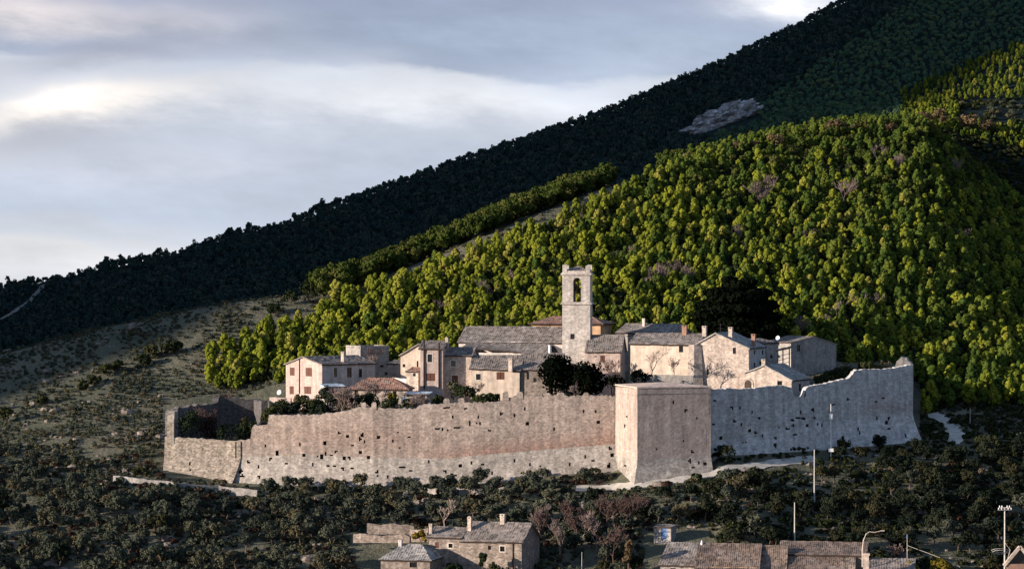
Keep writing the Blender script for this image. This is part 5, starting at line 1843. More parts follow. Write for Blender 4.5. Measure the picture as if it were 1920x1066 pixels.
oc = jitter_grid(-130, 150, 416, 520, 4.15, r, .45)
ocz = ground(oc[:, 0], oc[:, 1])
opx, opy = to_px(oc[:, 0], oc[:, 1], ocz)
sel = []
for i in range(len(oc)):
    if not (-400 < opx[i] < 2500) or opy[i] > 1105:
        continue
    if oc[i, 1] > wall_front(opx[i]) - 2.5 or (opx[i] < 306 and (opy[i] < 890 - (306 - opx[i]) * .12)) or (opx[i] > 1728 and opy[i] < 838):
        continue
    if near_path(oc[i, 0], oc[i, 1], 3.0) or near_path(oc[i, 0], oc[i, 1] + 3.5, 3.0) or near_path(oc[i, 0], oc[i, 1] + 6.5, 2.5) or blocked(opx[i], oc[i, 1], 1.5):
        continue
    if mnoise.noise(Vector((oc[i, 0] * .09, oc[i, 1] * .09, 1.0))) < -.24 or (150 < opx[i] < 490 and oc[i, 1] > 470):
        continue
    sel.append(i)
sel = sorted(sel, key=lambda i: oc[i, 1] + (0 if -15 < opx[i] < 1935 and opy[i] < 1085 else 1000))
proto_o = {}
OZ = [(480, 'grey-green olive tree on the slope left of and below the pale bastion', 'olives below the bastion'), (1000, 'grey-green olive tree on the slope below the rose rampart', 'olives below the rose rampart'),
      (1345, 'dark olive tree on the slope below the square tower', 'olives below the square tower'), (9999, 'dark olive tree on the shadowy slope below the grey rampart', 'olives below the grey rampart')]
for i in sel[:299]:
    x, y = oc[i]
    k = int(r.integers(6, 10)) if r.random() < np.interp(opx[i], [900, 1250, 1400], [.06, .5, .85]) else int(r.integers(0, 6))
    zone = next(z for z in OZ if opx[i] < z[0])
    s = r.uniform(.72, 1.2)
    sc = (s * r.uniform(.9, 1.15), s * r.uniform(.9, 1.15), s)
    pos = (x, y, float(ocz[i]))
    if k not in proto_o:
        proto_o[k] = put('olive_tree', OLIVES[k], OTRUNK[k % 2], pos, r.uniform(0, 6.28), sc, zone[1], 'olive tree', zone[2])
    else:
        src = proto_o[k]
        t = src.copy()
        COL.objects.link(t)
        t.location, t.rotation_euler, t.scale = pos, (0, 0, r.uniform(0, 6.28)), sc
        t['label'], t['group'], t['_base'] = zone[1], zone[2], pos
        for ch in list(src.children):
            c = ch.copy()
            COL.objects.link(c)
            c.parent = t
if len(sel) > 299:
    o2 = np.array(sel[299:])
    os_ = r.uniform(.65, 1.1, len(o2))
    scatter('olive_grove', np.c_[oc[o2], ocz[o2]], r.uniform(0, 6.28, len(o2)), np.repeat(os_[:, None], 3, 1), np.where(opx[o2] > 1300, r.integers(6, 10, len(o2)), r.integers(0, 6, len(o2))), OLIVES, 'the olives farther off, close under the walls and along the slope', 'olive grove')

sc_ = jitter_grid(-150, 165, 414, 625, 1.35, r, .5)
scz = ground(sc_[:, 0], sc_[:, 1])
spx, spy = to_px(sc_[:, 0], sc_[:, 1], scz)
dens = np.array([mnoise.noise(Vector((a * .12, b * .12, 5.0))) + .5 * mnoise.noise(Vector((a * .4, b * .4, 2.0))) for a, b in sc_])
ok = (spx > -420) & (spx < 2500) & (spy < 1110) & (dens > -.3)
ok &= ((spx < 540) | (sc_[:, 1] < wall_front(spx) - .8))
ok &= ~((spx > 306) & (spx < 1725) & (sc_[:, 1] > wall_front(spx) - .8) & (sc_[:, 1] < 545))
ok &= ~((spx > 1735) & (sc_[:, 1] > 545))
si = [i for i in np.where(ok)[0] if not near_path(sc_[i, 0], sc_[i, 1], 1.5) and not blocked(spx[i], sc_[i, 1], .5)]
si = np.array(si)
ss = r.uniform(.25, .85, len(si)) * (1 + .8 * np.clip(dens[si], 0, 1)) * np.where((spx[si] < 540) & (spy[si] < 830), .72, 1.0)
scatter('scrub', np.c_[sc_[si], scz[si]], r.uniform(0, 6.28, len(si)), np.stack([ss * 1.15, ss, ss * r.uniform(.7, 1.2, len(si))], 1), np.where((spx[si] > 1300) & (r.random(len(si)) < .7), 5 + (np.arange(len(si)) % 2), np.where((r.random(len(si)) < .16) & (spy[si] > 850), 7 + (np.arange(len(si)) % 2), r.integers(0, 5, len(si)))), SCRUBS + DARKS + REDS, 'low scrub and dry weeds over the whole hillside', 'scrub')  # darker forms on the right also put shade into the slope's colour
# strip scrub and bare-strip weeds
s2 = jitter_grid(-60, 60, 590, 700, 1.9, r, .5)
z2 = ground(s2[:, 0], s2[:, 1])
p2, q2 = to_px(s2[:, 0], s2[:, 1], z2)
k2 = (p2 > 540) & (p2 < 1180) & (q2 > strip_line(p2) - 4) & (q2 < top_line(p2) + 8) & (r.random(len(s2)) < .35)
e2 = r.uniform(.35, .9, k2.sum())
scatter('scrub', np.c_[s2[k2], z2[k2]], r.uniform(0, 6.28, k2.sum()), np.repeat(e2[:, None], 3, 1), r.integers(0, 5, k2.sum()), SCRUBS, 'sparse weeds on the bare strip between the two woods', 'scrub')

# loose limestone
STM = []
for q in range(4):
    mb = MB()
    rr = random.Random(q)
    vs = []
    for i in range(8):
        for j in range(5):
            a, b = 2 * math.pi * i / 8, math.pi * j / 4
            m_ = rr.uniform(.75, 1.2)
            vs.append((math.cos(a) * math.sin(b) * .5 * m_, math.sin(a) * math.sin(b) * .42 * m_, math.cos(b) * .28 * m_))
    mb.add(vs, [(i * 5 + j, i * 5 + j + 1, ((i + 1) % 8) * 5 + j + 1, ((i + 1) % 8) * 5 + j) for i in range(8) for j in range(4)])
    me = bpy.data.meshes.new('stone_form')
    me.from_pydata(mb.v, [], mb.f)
    me.materials.append(M['stone_old'])
    STM.append(me)
st = r.uniform((-120, 418), (115, 600), (4200, 2))
sz = ground(st[:, 0], st[:, 1])
tpx, tpy = to_px(st[:, 0], st[:, 1], sz)
cl = np.array([mnoise.noise(Vector((a * .10, b * .10, 21.0))) for a, b in st])
okk = (cl > .12) & (tpx > -420) & (tpx < 2300) & ~((tpx > 306) & (st[:, 1] > wall_front(tpx) - .6)) & ~((tpx > 1735) & (st[:, 1] > 520))
okk &= np.array([not blocked(a, b, .5) for a, b in zip(tpx, st[:, 1])])
q = np.where(okk)[0]
sq = r.gamma(2.0, .42, len(q)) + .25
scatter('rubble', np.c_[st[q], sz[q] + .05], r.uniform(0, 6.28, len(q)), np.repeat(sq[:, None], 3, 1), r.integers(0, 4, len(q)), STM, 'loose pale limestone on the slope', 'rubble')


# ------------------------------------------------------------------ single plants
def shrub(px, py, Y, w, h, mat, label, name='shrub', cat='shrub', seed=0, nl=15, qs=.26, nq=40, trunk=True, low=-.8):
    """py = photo row of its foot; w,h in photo pixels"""
    s = K * Y
    W, Hh = w * s, h * s
    b = P3(px, py, Y)
    me = crown('foliage', 500 + seed, M[mat], rx=W * .40, rz=Hh * .40, zc=Hh * .52, nl=nl, lr=(min(W, Hh) * .15, min(W, Hh) * .27), nq=nq, qs=qs, low=low)
    t = thing(name, b, label, cat)
    link_obj('crown', me, t)
    if trunk:
        mb = MB()
        for k in range(3):
            a = k * 2.1 + seed
            mb.tube([b + Vector((0, 0, -1.0)), b + Vector((math.cos(a) * W * .06, math.sin(a) * W * .06, Hh * .3)), b + Vector((math.cos(a) * W * .2, math.sin(a) * W * .2, Hh * .62))], [.09, .07, .03], 5)
        mb.build('trunk', M['bark'], t)
    return t


def bare(px, py, Y, h, mat, label, seed, spread=.8, up=.2, depth=5, r0=.12, wide=1.0, name='bare_tree', nb=(2, 4)):
    t = thing(name, P3(px, py, Y), label, 'bare tree')
    o = link_obj('branches', bare_mesh('branches', 700 + seed, M[mat], h * K * Y, r0, depth, spread, up, nb), t)
    o.scale = (wide, wide, 1)
    return t


# in the village
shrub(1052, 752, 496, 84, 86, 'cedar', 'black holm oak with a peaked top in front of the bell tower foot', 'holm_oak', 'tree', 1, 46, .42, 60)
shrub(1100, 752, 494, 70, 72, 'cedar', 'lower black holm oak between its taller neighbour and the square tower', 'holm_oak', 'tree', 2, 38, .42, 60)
shrub(1200, 725, 492, 52, 34, 'cedar', 'round black bush behind the square tower roof, under the pale bare tree', 'bush', 'bush', 3, 18)
shrub(1148, 740, 493, 60, 40, 'cedar', 'dark bush between the holm oaks and the square tower', 'bush', 'bush', 4, 16)
shrub(526, 780, 497, 56, 32, 'shrub_dark', 'dark hedge bush at the left end of the rose rampart garden', 'bush', 'bush', 5, 18)
shrub(572, 779, 499, 56, 36, 'shrub_dark', 'dark bush in front of the farmhouse gable', 'bush', 'bush', 6, 18)
shrub(562, 757, 506, 40, 18, 'russet', 'low rusty-brown bush against the farmhouse gable', 'bush', 'bush', 7)
shrub(620, 776, 499, 66, 44, 'shrub_dark', 'wide dark bush in front of the pale-blue lean-to', 'bush', 'bush', 8, 20)
shrub(610, 752, 504, 34, 30, 'olive', 'rounded grey-green shrub at the corner of the farmhouse', 'shrub', 'shrub', 9)
shrub(736, 766, 497, 26, 36, 'shrub_yellow', 'small upright yellowish shrub in front of the reddish hipped roof', 'shrub', 'shrub', 10)
shrub(766, 772, 495, 40, 26, 'shrub_dark', 'dark bush behind the merlons beside the white dish', 'bush', 'bush', 11)
shrub(872, 756, 498, 74, 34, 'shrub_dark', 'broad dark bush under the stone house with the glazed door', 'bush', 'bush', 12, 22)
shrub(925, 757, 497, 44, 22, 'shrub_dark', 'low dark bush under the long house windows', 'bush', 'bush', 13)
shrub(850, 738, 502, 30, 24, 'scrub', 'brownish half-bare shrub beside the glazed door', 'shrub', 'shrub', 14)
bare(702, 712, 528, 66, 'twig_red', 'dark reddish bare tree in front of the roofless grey house', 1, .8, .2, 5, .13, .8)
bare(686, 716, 526, 52, 'twig', 'greyish bare tree at the right corner of the farmhouse', 2, .8, .2, 5, .1)
bare(712, 760, 500, 50, 'twig', 'dense grey bare shrub in front of the hipped outbuilding', 3, 1.0, .05, 5, .1, 1.2, nb=(3, 4))
bare(1218, 712, 502, 64, 'bark_pale', 'pale bare tree fanning out against the sunlit plastered house', 4, .95, .15, 5, .17, 1.1)
bare(1262, 716, 501, 48, 'twig', 'twiggy brown bare tree right of the pale one against the sunlit house', 5, .9, .1, 5, .1, 1.0)
bare(1152, 722, 508, 50, 'twig_red', 'reddish bare tree against the low house right of the bell tower', 6, .9, .1, 5, .1)
bare(895, 748, 502, 34, 'twig', 'small bare tree between the windows of the long house', 7, .9, .1, 4, .08)
bare(660, 768, 496, 36, 'twig', 'bare sapling behind the first two merlons', 8, .9, .15, 4, .07)
bare(1078, 748, 492, 34, 'twig', 'thin bare tree rising over the merlons left of the square tower', 9, .9, .1, 4, .07)
bare(1590, 702, 520, 22, 'twig', 'bare shrub behind the right rampart beside the grey gabled house', 10, 1, .05, 4, .08, 1.3)
bare(1650, 700, 524, 26, 'twig', 'bare shrub behind the right rampart near the ruined stub', 11, 1, .05, 4, .08, 1.3)
shrub(1592, 712, 530, 48, 34, 'scrub', 'brown scrubby bush between the grey gabled house and the right rampart', 'bush', 'bush', 15)
for n_, (px, py, Y, w, h) in enumerate([(1585, 716, 512, 60, 30), (1625, 706, 514, 56, 30), (1660, 704, 516, 50, 26), (1540, 726, 508, 50, 26), (1560, 722, 524, 60, 30)]):
    shrub(px, py, Y, w, h, 'shrub_dark' if n_ != 2 else 'scrub', 'dark bush behind the right rampart, right of the grey gabled house', 'bush', 'bush', 90 + n_, 18, .3, 44)['group'] = 'bushes behind the right rampart'
for n_, (px, w, h) in enumerate([(506, 36, 30), (545, 50, 34), (590, 46, 40), (636, 44, 40), (655, 44, 34), (690, 56, 40), (728, 40, 28), (785, 44, 24), (826, 40, 26), (905, 50, 26), (600, 50, 26), (548, 60, 22)]):
    Y = float(np.interp(px, [500, 1160], [494, 484])) + 2.5 * (n_ % 3)
    py = float(np.interp(px, IPX, IPY)) + 8
    if n_ % 4 == 3:
        bare(px, py, Y, h + 22, 'twig', 'grey bare shrub in the dark hedge along the inner side of the rose rampart', 40 + n_, 1.0, .1, 5, .09, 1.1, nb=(3, 4))['group'] = 'bare shrubs behind the rose rampart'
    else:
        shrub(px, py, Y, w, h + 8, ('shrub_dark', 'olive_dark', 'shrub_dark')[n_ % 3], 'dark bush in the hedge along the inner side of the rose rampart', 'bush', 'bush', 110 + n_, 22, .3, 46)['group'] = 'hedge bushes behind the rose rampart'
# bastion terrace
shrub(350, 840, 493, 62, 76, 'shrub_dark', 'dark blue-green bush in the left corner of the bastion terrace', 'bush', 'bush', 16, 20)
bare(388, 838, 495.5, 84, 'twig_red', 'dense reddish-brown bare thicket on the bastion terrace', 12, .8, .2, 5, .14, 1.0, 'thicket', (3, 4))
shrub(390, 838, 496.5, 50, 66, 'thicket_leaves', 'russet hedge clump behind the bare thicket on the bastion terrace', 'hedge', 'hedge', 20, 20)
shrub(466, 838, 495, 50, 60, 'shrub_dark', 'dark bush in the right corner of the bastion terrace', 'bush', 'bush', 21, 20)
shrub(432, 840, 494, 84, 54, 'shrub_dark', 'green bush in the middle of the bastion terrace', 'bush', 'bush', 17, 18)
shrub(463, 815, 497, 26, 34, 'russet', 'small rusty bush by the back wall of the bastion terrace', 'bush', 'bush', 18)
shrub(418, 765, 513, 40, 28, 'twig_red' if False else 'shrub_dark', 'dark bush on top of the terrace wall', 'bush', 'bush', 19)
bare(425, 762, 512, 26, 'twig_red', 'reddish bare shrub on top of the terrace wall', 13, 1, .1, 4, .07, 1.2)

# the great cedar
cd = thing('cedar_tree', P3(1384, 668, 556), 'huge black cedar behind the village, broad flat tiers', 'cedar')
rc = np.random.default_rng(77)
CC, NN = [], []
b = P3(1384, 668, 556)
for (px, py, w, h) in [(1384, 536, 62, 16), (1368, 524, 30, 8), (1402, 528, 34, 10), (1350, 548, 62, 14), (1420, 550, 56, 14), (1384, 558, 110, 18), (1336, 570, 62, 14), (1428, 572, 64, 16), (1384, 580, 130, 20), (1330, 592, 64, 16), (1438, 594, 54, 16),
                       (1384, 604, 150, 22), (1320, 612, 40, 12), (1444, 614, 40, 14), (1384, 626, 140, 22), (1390, 645, 130, 24), (1345, 640, 80, 22), (1430, 636, 60, 16)]:
    c = np.array(P3(px, py, 556 + rc.uniform(-3, 3)))
    n = int(w * 16)
    q = rc.normal(0, 1, (n, 3))
    q /= np.linalg.norm(q, axis=1)[:, None]
    q *= rc.uniform(.55, 1.05, (n, 1))
    CC.append(c + q * np.array([w * .0556, w * .045, h * .075]) - np.array(b))
    NN.append(q * np.array([.6, .6, 1.0]))
vs, qd = leaf_quads(rc, np.concatenate(CC), np.concatenate(NN) + 1e-6, .62, .3)
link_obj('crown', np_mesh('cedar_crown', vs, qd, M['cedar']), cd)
mb = MB()
mb.tube([b + Vector((0, 0, -2)), b + Vector((0, 0, 7)), b + Vector((0, 0, 15.5))], [.7, .5, .12], 9)
for k in range(12):
    a = k * 2.4
    z = 3 + k * .95
    mb.tube([b + Vector((0, 0, z)), b + Vector((math.cos(a) * (7.5 - k * .4), math.sin(a) * (5.5 - k * .3), z + .5))], [.2, .05], 5)
mb.build('trunk', M['bark'], cd)

# among and above the pines
for n_, (px, py, h, kind, where) in enumerate([
        (1238, 545, 46, 0, 'a'), (1262, 532, 40, 0, 'a'), (1215, 560, 36, 0, 'a'), (1284, 540, 38, 0, 'a'), (1110, 590, 34, 0, 'a'), (1580, 395, 48, 0, 'b'), (1600, 380, 40, 0, 'b'), (1575, 610, 40, 0, 'b'), (1612, 600, 46, 0, 'b'),
        (1645, 590, 36, 0, 'b'), (1500, 640, 42, 0, 'b'), (1545, 630, 36, 0, 'b'), (1420, 390, 44, 0, 'b'), (1446, 372, 38, 0, 'b'), (1650, 322, 44, 0, 'b'), (1690, 330, 38, 0, 'b'), (1808, 470, 36, 0, 'b'), (1520, 470, 36, 0, 'b'),
        (1790, 335, 34, 0, 'b'), (905, 570, 40, 0, 'c'), (822, 600, 34, 0, 'c'), (970, 545, 36, 0, 'c'), (1385, 460, 34, 0, 'a'), (1190, 500, 36, 0, 'a')]):
    p = hit(px, py, 556)
    lab = {'a': ('leafless grey-pink tree among the pines between the bell tower and the cedar', 'bare trees between tower and cedar'), 'b': ('leafless grey-pink tree among the pines right of the cedar', 'bare trees right of the cedar'), 'c': ('leafless grey-pink tree among the pines above the church', 'bare trees above the church')}[where]
    t = thing('bare_tree', p, lab[0], 'bare tree', lab[1])
    o = link_obj('branches', BARE[n_ % 3], t)
    s = h * K * p.y / 6.5 * 1.2
    t.scale = (s, s, s)
    t.rotation_euler = (0, 0, n_ * 1.3)
for n_, (px, py, w) in enumerate([(1290, 318, 52), (1325, 310, 44), (1415, 290, 40), (1455, 285, 50), (1390, 292, 44), (1568, 262, 56), (1602, 258, 40), (1668, 262, 46), (1762, 240, 56), (1735, 240, 44), (1820, 250, 56), (1850, 255, 44), (1000, 396, 34), (1010, 392, 30)]):
    p = hit(px, py, 620)
    lab = ('russet-brown oak on the upper edge of the wood under the green mountain', 'russet oaks along the upper edge') if px > 1050 else ('russet oak beside the bare strip above the church', 'russet oaks by the bare strip')
    s = w * K * p.y / 6.6
    put('oak_tree', RUSSET[n_ % 2], PTRUNK[0], p, n_ * 1.1, (s, s, s * .9), lab[0], 'oak tree', lab[1])
p = hit(945, 424, 600)
s = 1.0
put('oak_tree', OAKS[0], PTRUNK[0], p, 1, (.8, .8, .75), 'single round grey-green oak standing on the bare strip', 'oak tree')
for n_, (px, py, w, h) in enumerate([(285, 672, 40, 30), (312, 664, 44, 32), (270, 685, 30, 24), (332, 660, 26, 24), (200, 704, 34, 28), (222, 696, 28, 22), (176, 722, 30, 24), (155, 730, 24, 20), (12, 792, 40, 34), (545, 572, 44, 34), (580, 566, 44, 40), (515, 590, 34, 26), (80, 758, 26, 20)]):
    p = hit(px, py, 480)
    shrub(px, py + 1, p.y, w, h, 'shrub_dark', 'dark evergreen bush standing alone on the shaded meadow left of the pinewood', 'bush', 'bush', 40 + n_, 12, .34, 34)['group'] = 'evergreen bushes on the left meadow'

# lower slope
bare(832, 990, 440, 56, 'bark_pale', 'pale-limbed bare tree standing behind the lower farmhouse', 20, .8, .25, 5, .13, 1.0)
bare(1022, 1030, 430, 78, 'twig_red', 'dark reddish bare tree right of the lower farmhouse', 21, .75, .3, 5, .1, .8, nb=(3, 4))
bare(1050, 1035, 427, 66, 'twig', 'grey bare tree between the lower farmhouse and the russet cypress', 22, .8, .25, 5, .1, .8, nb=(3, 4))
bare(1170, 1000, 440, 78, 'twig_red', 'tall reddish bare tree below the square tower', 23, .75, .25, 5, .1, .9, nb=(3, 4))
bare(1205, 985, 447, 66, 'twig_red', 'shorter reddish bare tree behind the hut with the blue door', 24, .75, .25, 5, .1, 1.0, nb=(3, 4))
for n_, (px, py, Y, h, mt) in enumerate([(1085, 1010, 437, 62, 'twig_red'), (1120, 1030, 432, 76, 'twig'), (1138, 985, 445, 60, 'twig_red'), (1150, 1050, 427, 70, 'twig_red'), (1010, 1000, 440, 58, 'twig'), (1060, 985, 446, 50, 'twig_red')]):
    bare(px, py, Y, h, mt, 'purplish-brown bare tree in the thicket between the lower farmhouse and the hut', 60 + n_, .8, .2, 5, .11, 1.0, nb=(3, 4))['group'] = 'bare trees between the lower farmhouse and the hut'
shrub(1178, 1072, 421, 22, 72, 'russet', 'rusty-brown columnar cypress on the lower slope', 'cypress', 'cypress', 60, 18)
shrub(1372, 1018, 436, 70, 44, 'shrub_dark', 'dark pyramidal tree behind the speckled roofs', 'tree', 'tree', 61, 24)
shrub(1765, 1082, 414, 60, 40, 'shrub_yellow', 'bright yellow-green bush at the bottom edge right of the stone-slab roof', 'bush', 'bush', 62, 18)
shrub(1710, 1086, 413, 40, 34, 'shrub_yellow', 'smaller yellowish bush beside the outbuilding at the bottom edge', 'bush', 'bush', 63, 14)
bare(1686, 1062, 420, 46, 'twig', 'bare forked tree behind the stone-slab roof', 25, .8, .2, 4, .08)
shrub(905, 1074, 422.8, 20, 50, 'shrub_dark', 'dark climbing plant on the lower farmhouse wall', 'climber', 'climbing plant', 64, 14)
shrub(850, 1078, 424, 50, 26, 'shrub_dark', 'dark bush in front of the lower farmhouse wing', 'bush', 'bush', 65)
shrub(940, 1088, 421.5, 60, 34, 'shrub_dark', 'dark bush in front of the tall block of the lower farmhouse', 'bush', 'bush', 66)
shrub(640, 1080, 432, 70, 46, 'russet', 'brownish shrub left of the hip-roofed barn', 'shrub', 'shrub', 67, 18)
shrub(790, 1014, 436, 46, 22, 'shrub_yellow', 'low yellow-brown shrub in the roofless barn', 'shrub', 'shrub', 68)
shrub(1790, 806, 512, 40, 24, 'shrub_dark', 'dark bush at the bend of the road beyond the ramparts', 'bush', 'bush', 69)
# ivy and weeds along the foot of the walls
for n_, (px, py, Y, w, h) in enumerate([(410, 908, 482, 50, 12), (560, 912, 482.5, 70, 14), (640, 913, 482, 60, 15), (760, 908, 481.5, 60, 18), (1000, 893, 478, 60, 14), (1110, 888, 475, 60, 14), (1345, 858, 472.5, 30, 12), (1500, 846, 479.5, 60, 10), (1640, 833, 486.5, 70, 9), (265, 890, 486, 60, 16)]):
    shrub(px, py, Y, w, h, 'scrub' if n_ < 6 else 'shrub_dark', 'patch of weeds at the foot of the ramparts', 'weed_patch', 'weeds', 80 + n_, 14, .22, 30, False)['group'] = 'weeds along the foot of the walls'
# ------------------------------------------------------------------ poles and lamps
def pole(name, label, cat, px, y_top, y_base, Y, r=.11, mat='concrete'):
    b = P3(px, y_base, Y)
    t = thing(name, b, label, cat)
    mb = MB()
    mb.tube([b - Vector((0, 0, 1)), P3(px, y_top, Y)], [r, r * .65], 8)
    mb.build('pole', M[mat], t)
    return t


t = pole('street_lamp', 'white lamp post with a box-shaped lamp standing before the grey rampart', 'street lamp', 1558, 757, 845, 478, .085, 'white_paint')
mb = MB()
c = P3(1557.5, 781, 477.9)
mb.box(c, (.28, 0, 0), (0, .2, 0), (0, 0, .36))
mb.box(c + Vector((0, 0, .42)), (.34, 0, 0), (0, .26, 0), (0, 0, .05))
mb.build('lamp_head', M['white_paint'], t)
mb = MB()
c = P3(1558, 843, 478)
mb.box(c, (.45, 0, 0), (0, .4, 0), (0, 0, .3))
mb.build('plinth', M['white_paint'], t)
pole('utility_pole', 'plain concrete pole on the dark slope below the grey rampart', 'pole', 1527, 842, 931, 452, .13)
pole('utility_pole', 'plain concrete pole rising behind the large stone house roof', 'pole', 1490, 941, 1016, 434, .13)
pole('utility_pole', 'thin dark pole by the road beyond the right end of the ramparts', 'pole', 1819, 765, 812, 508, .08)
pole('utility_pole', 'short thin pole at the bottom edge between cypress and farmhouse', 'pole', 1091, 1034, 1078, 424, .06)
t = pole('utility_pole', 'thin grey pole with a blue cap and a slanting stay wire', 'pole', 1701, 1004, 1072, 416, .06)
mb = MB()
mb.tube([P3(1701, 1008, 416), P3(1701, 1001, 416)], [.1, .08], 6)
mb.build('cap', M['blue_paint'], t)
mb = MB()
mb.tube([P3(1702, 1022, 416), P3(1735, 1034, 415), P3(1776, 1050, 413.5), P3(1800, 1062, 412.8)], [.035] * 4, 4)
mb.build('stay_wire', M['concrete'], t)
t = pole('utility_pole', 'tall pale utility pole with crossarms at the right edge', 'pole', 1884, 952, 1078, 416, .16)
for k, (w, py) in enumerate(((28, 955), (22, 951))):
    mb = MB()
    c = P3(1884, py, 416)
    mb.box(c + Vector((0, -.1 + .25 * k, 0)), (w / 2 * K * 416, .25 * (1 - k), 0), (0, .05, 0), (0, 0, .06))
    mb.build('crossarm', M['concrete'], t)
    for s in (-.42, -.22, .22, .42):
        mb = MB()
        q = c + Vector((s * w * K * 416, -.1 + .25 * k, .06))
        mb.tube([q, q + Vector((0, 0, .1)), q + Vector((0, 0, .28))], [.05, .09, .05], 6)
        mb.build('insulator', M['white_paint'], t)
t = thing('street_lamp', P3(1617, 1046, 412), 'thin curved-arm lamp leaning over the stone pier', 'street lamp')
mb = MB()
mb.tube([P3(a, b, 412) for a, b in ((1617, 1062), (1617, 1030), (1619, 1012), (1624, 1000), (1630, 996), (1640, 997), (1653, 994))], [.09, .085, .08, .07, .06, .055, .045], 6)
mb.build('arm', M['frame_pale'], t)
mb = MB()
c = P3(1655, 994, 412)
mb.box(c, (.28, 0, 0), (0, .12, 0), (0, 0, .06))
mb.build('lamp_head', M['frame_pale'], t)
t = thing('roof_aerial', P3(1351, 624, 507), 'thin cross-shaped roof aerial between two chimneys', 'aerial')
mb = MB()
mb.tube([P3(1351, 624, 507), P3(1351, 606, 507)], [.035, .03], 5)
mb.build('mast', M['iron'], t)
mb = MB()
for py, w in ((609, 3), (615, 4.5)):
    mb.box(P3(1351, py, 507), (w * .1, 0, 0), (0, .02, 0), (0, 0, .02))
mb.build('crossbar', M['iron'], t)
# an aerial of white rings on the utility pole at the right edge
t = thing('cable_brackets', P3(1868, 1045, 415), 'pale looped cable coil hanging beside the utility pole at the right edge', 'cable')
mb = MB()
for k, (cy, w) in enumerate(((1031, 16), (1034, 14))):
    pts = [P3(1875 + w * math.cos(2 * math.pi * i / 20), cy + 3.4 * math.sin(2 * math.pi * i / 20), 415.2 + .6 * math.sin(2 * math.pi * i / 20)) for i in range(21)]
    mb.tube(pts, [.04] * 21, 4, 0, False)
mb.tube([P3(1884, 1016, 415.8), P3(1894, 1030, 415), P3(1888, 1052, 415)], [.05, .05, .05], 5)
mb.build('coil', M['concrete'], t)

# ------------------------------------------------------------------ light, sky, camera
w = bpy.data.worlds.new('World')
SC.world = w
w.use_nodes = True
nt = w.node_tree
nt.nodes.clear()
sky = nd(nt, 'ShaderNodeTexSky', sky_type='NISHITA')
sky.sun_disc = False
sky.sun_elevation = SUN_EL
sky.sun_rotation = math.atan2(SUN.x, SUN.y)
sky.altitude = 400
dirv = nd(nt, 'ShaderNodeTexCoord').outputs['Generated']
sx = nd(nt, 'ShaderNodeSeparateXYZ')
lk(nt, dirv, sx.inputs[0])
yy = mth(nt, 'ADD', mth(nt, 'ABSOLUTE', sx.outputs[1]), .04)
# bearing and height of a sky direction, in units of the view's half width / half height
U = mth(nt, 'DIVIDE', mth(nt, 'DIVIDE', sx.outputs[0], yy), .1846)
V = mth(nt, 'DIVIDE', mth(nt, 'DIVIDE', sx.outputs[2], yy), .1025)
cm = nd(nt, 'ShaderNodeCombineXYZ')
lk(nt, mth(nt, 'MULTIPLY', U, 1.1), cm.inputs[0])
lk(nt, mth(nt, 'MULTIPLY', V, 1.7), cm.inputs[1])
n1 = noise(nt, cm.outputs[0], 1.3, 6, .55)
cm2 = nd(nt, 'ShaderNodeCombineXYZ')
lk(nt, mth(nt, 'ADD', mth(nt, 'MULTIPLY', U, 1.6), mth(nt, 'MULTIPLY', V, .8)), cm2.inputs[0])
lk(nt, mth(nt, 'MULTIPLY', V, 2.5), cm2.inputs[1])
n2 = noise(nt, cm2.outputs[0], 2.0, 6, .6)
Vw = mth(nt, 'ADD', V, mth(nt, 'MULTIPLY', mth(nt, 'SUBTRACT', n1, .5), .30))
Vw = mth(nt, 'ADD', Vw, mth(nt, 'MULTIPLY', mth(nt, 'SUBTRACT', n2, .5), .12))
Vt = mth(nt, 'ADD', Vw, mth(nt, 'MULTIPLY', mth(nt, 'ADD', U, .5), .07))   # the cloud deck's edge dips to the right
prof = ramp(nt, mth(nt, 'DIVIDE', Vt, 2.0), [
    (0.0, (.62, .64, .70)), (.055, (.64, .65, .70)), (.085, (.52, .56, .66)), (.13, (.43, .49, .62)), (.22, (.43, .48, .61)), (.28, (.46, .50, .61)), (.33, (.55, .575, .67)), (.375, (.58, .61, .70)),
    (.395, (.30, .35, .49)), (.44, (.235, .285, .41)), (.50, (.26, .30, .43)), (.62, (.29, .35, .49)), (.8, (.24, .31, .46)), (1.0, (.18, .27, .44))], 'EASE')


def blob(cx, cy, sx_, sy_, tilt=0.0):
    """a soft patch of cloud at a photo bearing (cx, cy)"""
    du = mth(nt, 'SUBTRACT', U, (cx - 960) / 960)
    dv = mth(nt, 'ADD', mth(nt, 'SUBTRACT', Vw, (533 - cy) / 533), mth(nt, 'MULTIPLY', du, tilt))
    a = mth(nt, 'POWER', mth(nt, 'ABSOLUTE', mth(nt, 'DIVIDE', du, sx_ / 960)), 2.0)
    b = mth(nt, 'POWER', mth(nt, 'ABSOLUTE', mth(nt, 'DIVIDE', dv, sy_ / 533)), 2.0)
    return mth(nt, 'EXPONENT', mth(nt, 'MULTIPLY', mth(nt, 'ADD', a, b), -1.0))


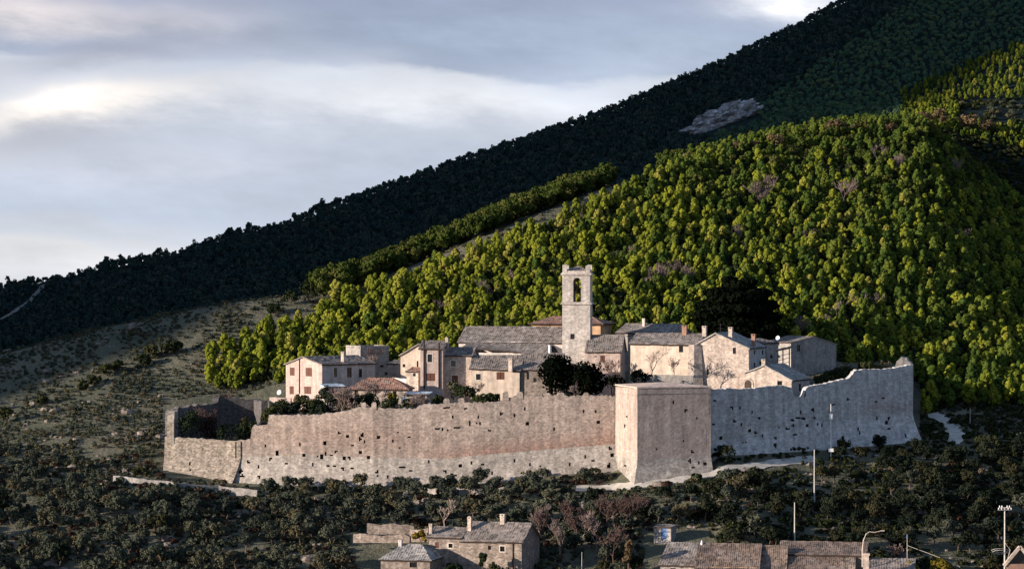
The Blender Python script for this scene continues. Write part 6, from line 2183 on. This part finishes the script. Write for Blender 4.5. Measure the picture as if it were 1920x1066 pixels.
col = prof
for cx, cy, sx_, sy_, tl, c, amt in ((150, 205, 260, 46, -.35, (.92, .85, .81), 1.0), (110, 198, 90, 20, -.2, (1.15, 1.06, 1.0), .8), (40, 25, 230, 42, .1, (.86, .77, .77), .9), (330, 40, 200, 40, .1, (.50, .48, .55), .7), (200, 112, 220, 26, -.15, (.34, .35, .45), .85), (1480, 5, 120, 30, 0, (.95, .93, .97), .9),
                                   (820, 185, 330, 34, -.05, (.70, .71, .78), .95), (1260, 110, 240, 60, 0, (.46, .53, .69), .7), (400, 130, 260, 34, -.2, (.42, .47, .60), .7), (70, 268, 190, 24, -.12, (.36, .38, .48), .8),
                                   (300, 300, 300, 30, 0, (.58, .58, .67), .4), (1000, 50, 420, 50, 0, (.33, .39, .54), .6), (620, 150, 120, 30, -.4, (.62, .65, .74), .5)):
    col = mixc(nt, mth(nt, 'MULTIPLY', blob(cx, cy, sx_, sy_, tl), mth(nt, 'MULTIPLY', mr(nt, n2, .25, .6, .55, 1.1), amt), True), col, c)
fl = mth(nt, 'MULTIPLY', mr(nt, n2, .3, .7, .88, 1.11), mr(nt, n1, .3, .7, .92, 1.07))
cf = nd(nt, 'ShaderNodeCombineXYZ')
for i in range(3):
    lk(nt, mth(nt, 'MULTIPLY', fl, (1.0, 1.0, .985)[i]), cf.inputs[i])
col = mixc(nt, 1.0, col, cf.outputs[0], 'MULTIPLY')
STR = .1
gain = nd(nt, 'ShaderNodeVectorMath', operation='SCALE')
lk(nt, col, gain.inputs[0])
gain.inputs['Scale'].default_value = 1 / STR * SKYGAIN
mixed = mixc(nt, .92, sky.outputs[0], gain.outputs[0])
bg = nd(nt, 'ShaderNodeBackground')
lk(nt, mixed, bg.inputs[0])
bg.inputs[1].default_value = STR
wo = nd(nt, 'ShaderNodeOutputWorld')
lk(nt, bg.outputs[0], wo.inputs[0])

sl = bpy.data.lights.new('sun', 'SUN')
sl.energy = SUNPOW
sl.angle = math.radians(.5)
sl.color = (1.0, .85, .70)
so = bpy.data.objects.new('sun', sl)
so.rotation_euler = (-SUN).to_track_quat('-Z', 'Y').to_euler()
so.location = SUN * 900
COL.objects.link(so)

cam = bpy.data.cameras.new('camera')
cam.sensor_width = 36
cam.lens = 36 / (1920 * K)
cam.clip_start = 1
cam.clip_end = 20000
co = bpy.data.objects.new('camera', cam)
co.rotation_euler = (math.pi / 2, 0, 0)
COL.objects.link(co)
SC.camera = co
SC.view_settings.view_transform = 'Standard'
SC.view_settings.look = 'None'
SC.view_settings.gamma = 1
SC.view_settings.exposure = EXPO
for o in bpy.data.objects:      # working notes do not belong in the scene
    for k in ('_base', '_f'):
        if k in o:
            del o[k]
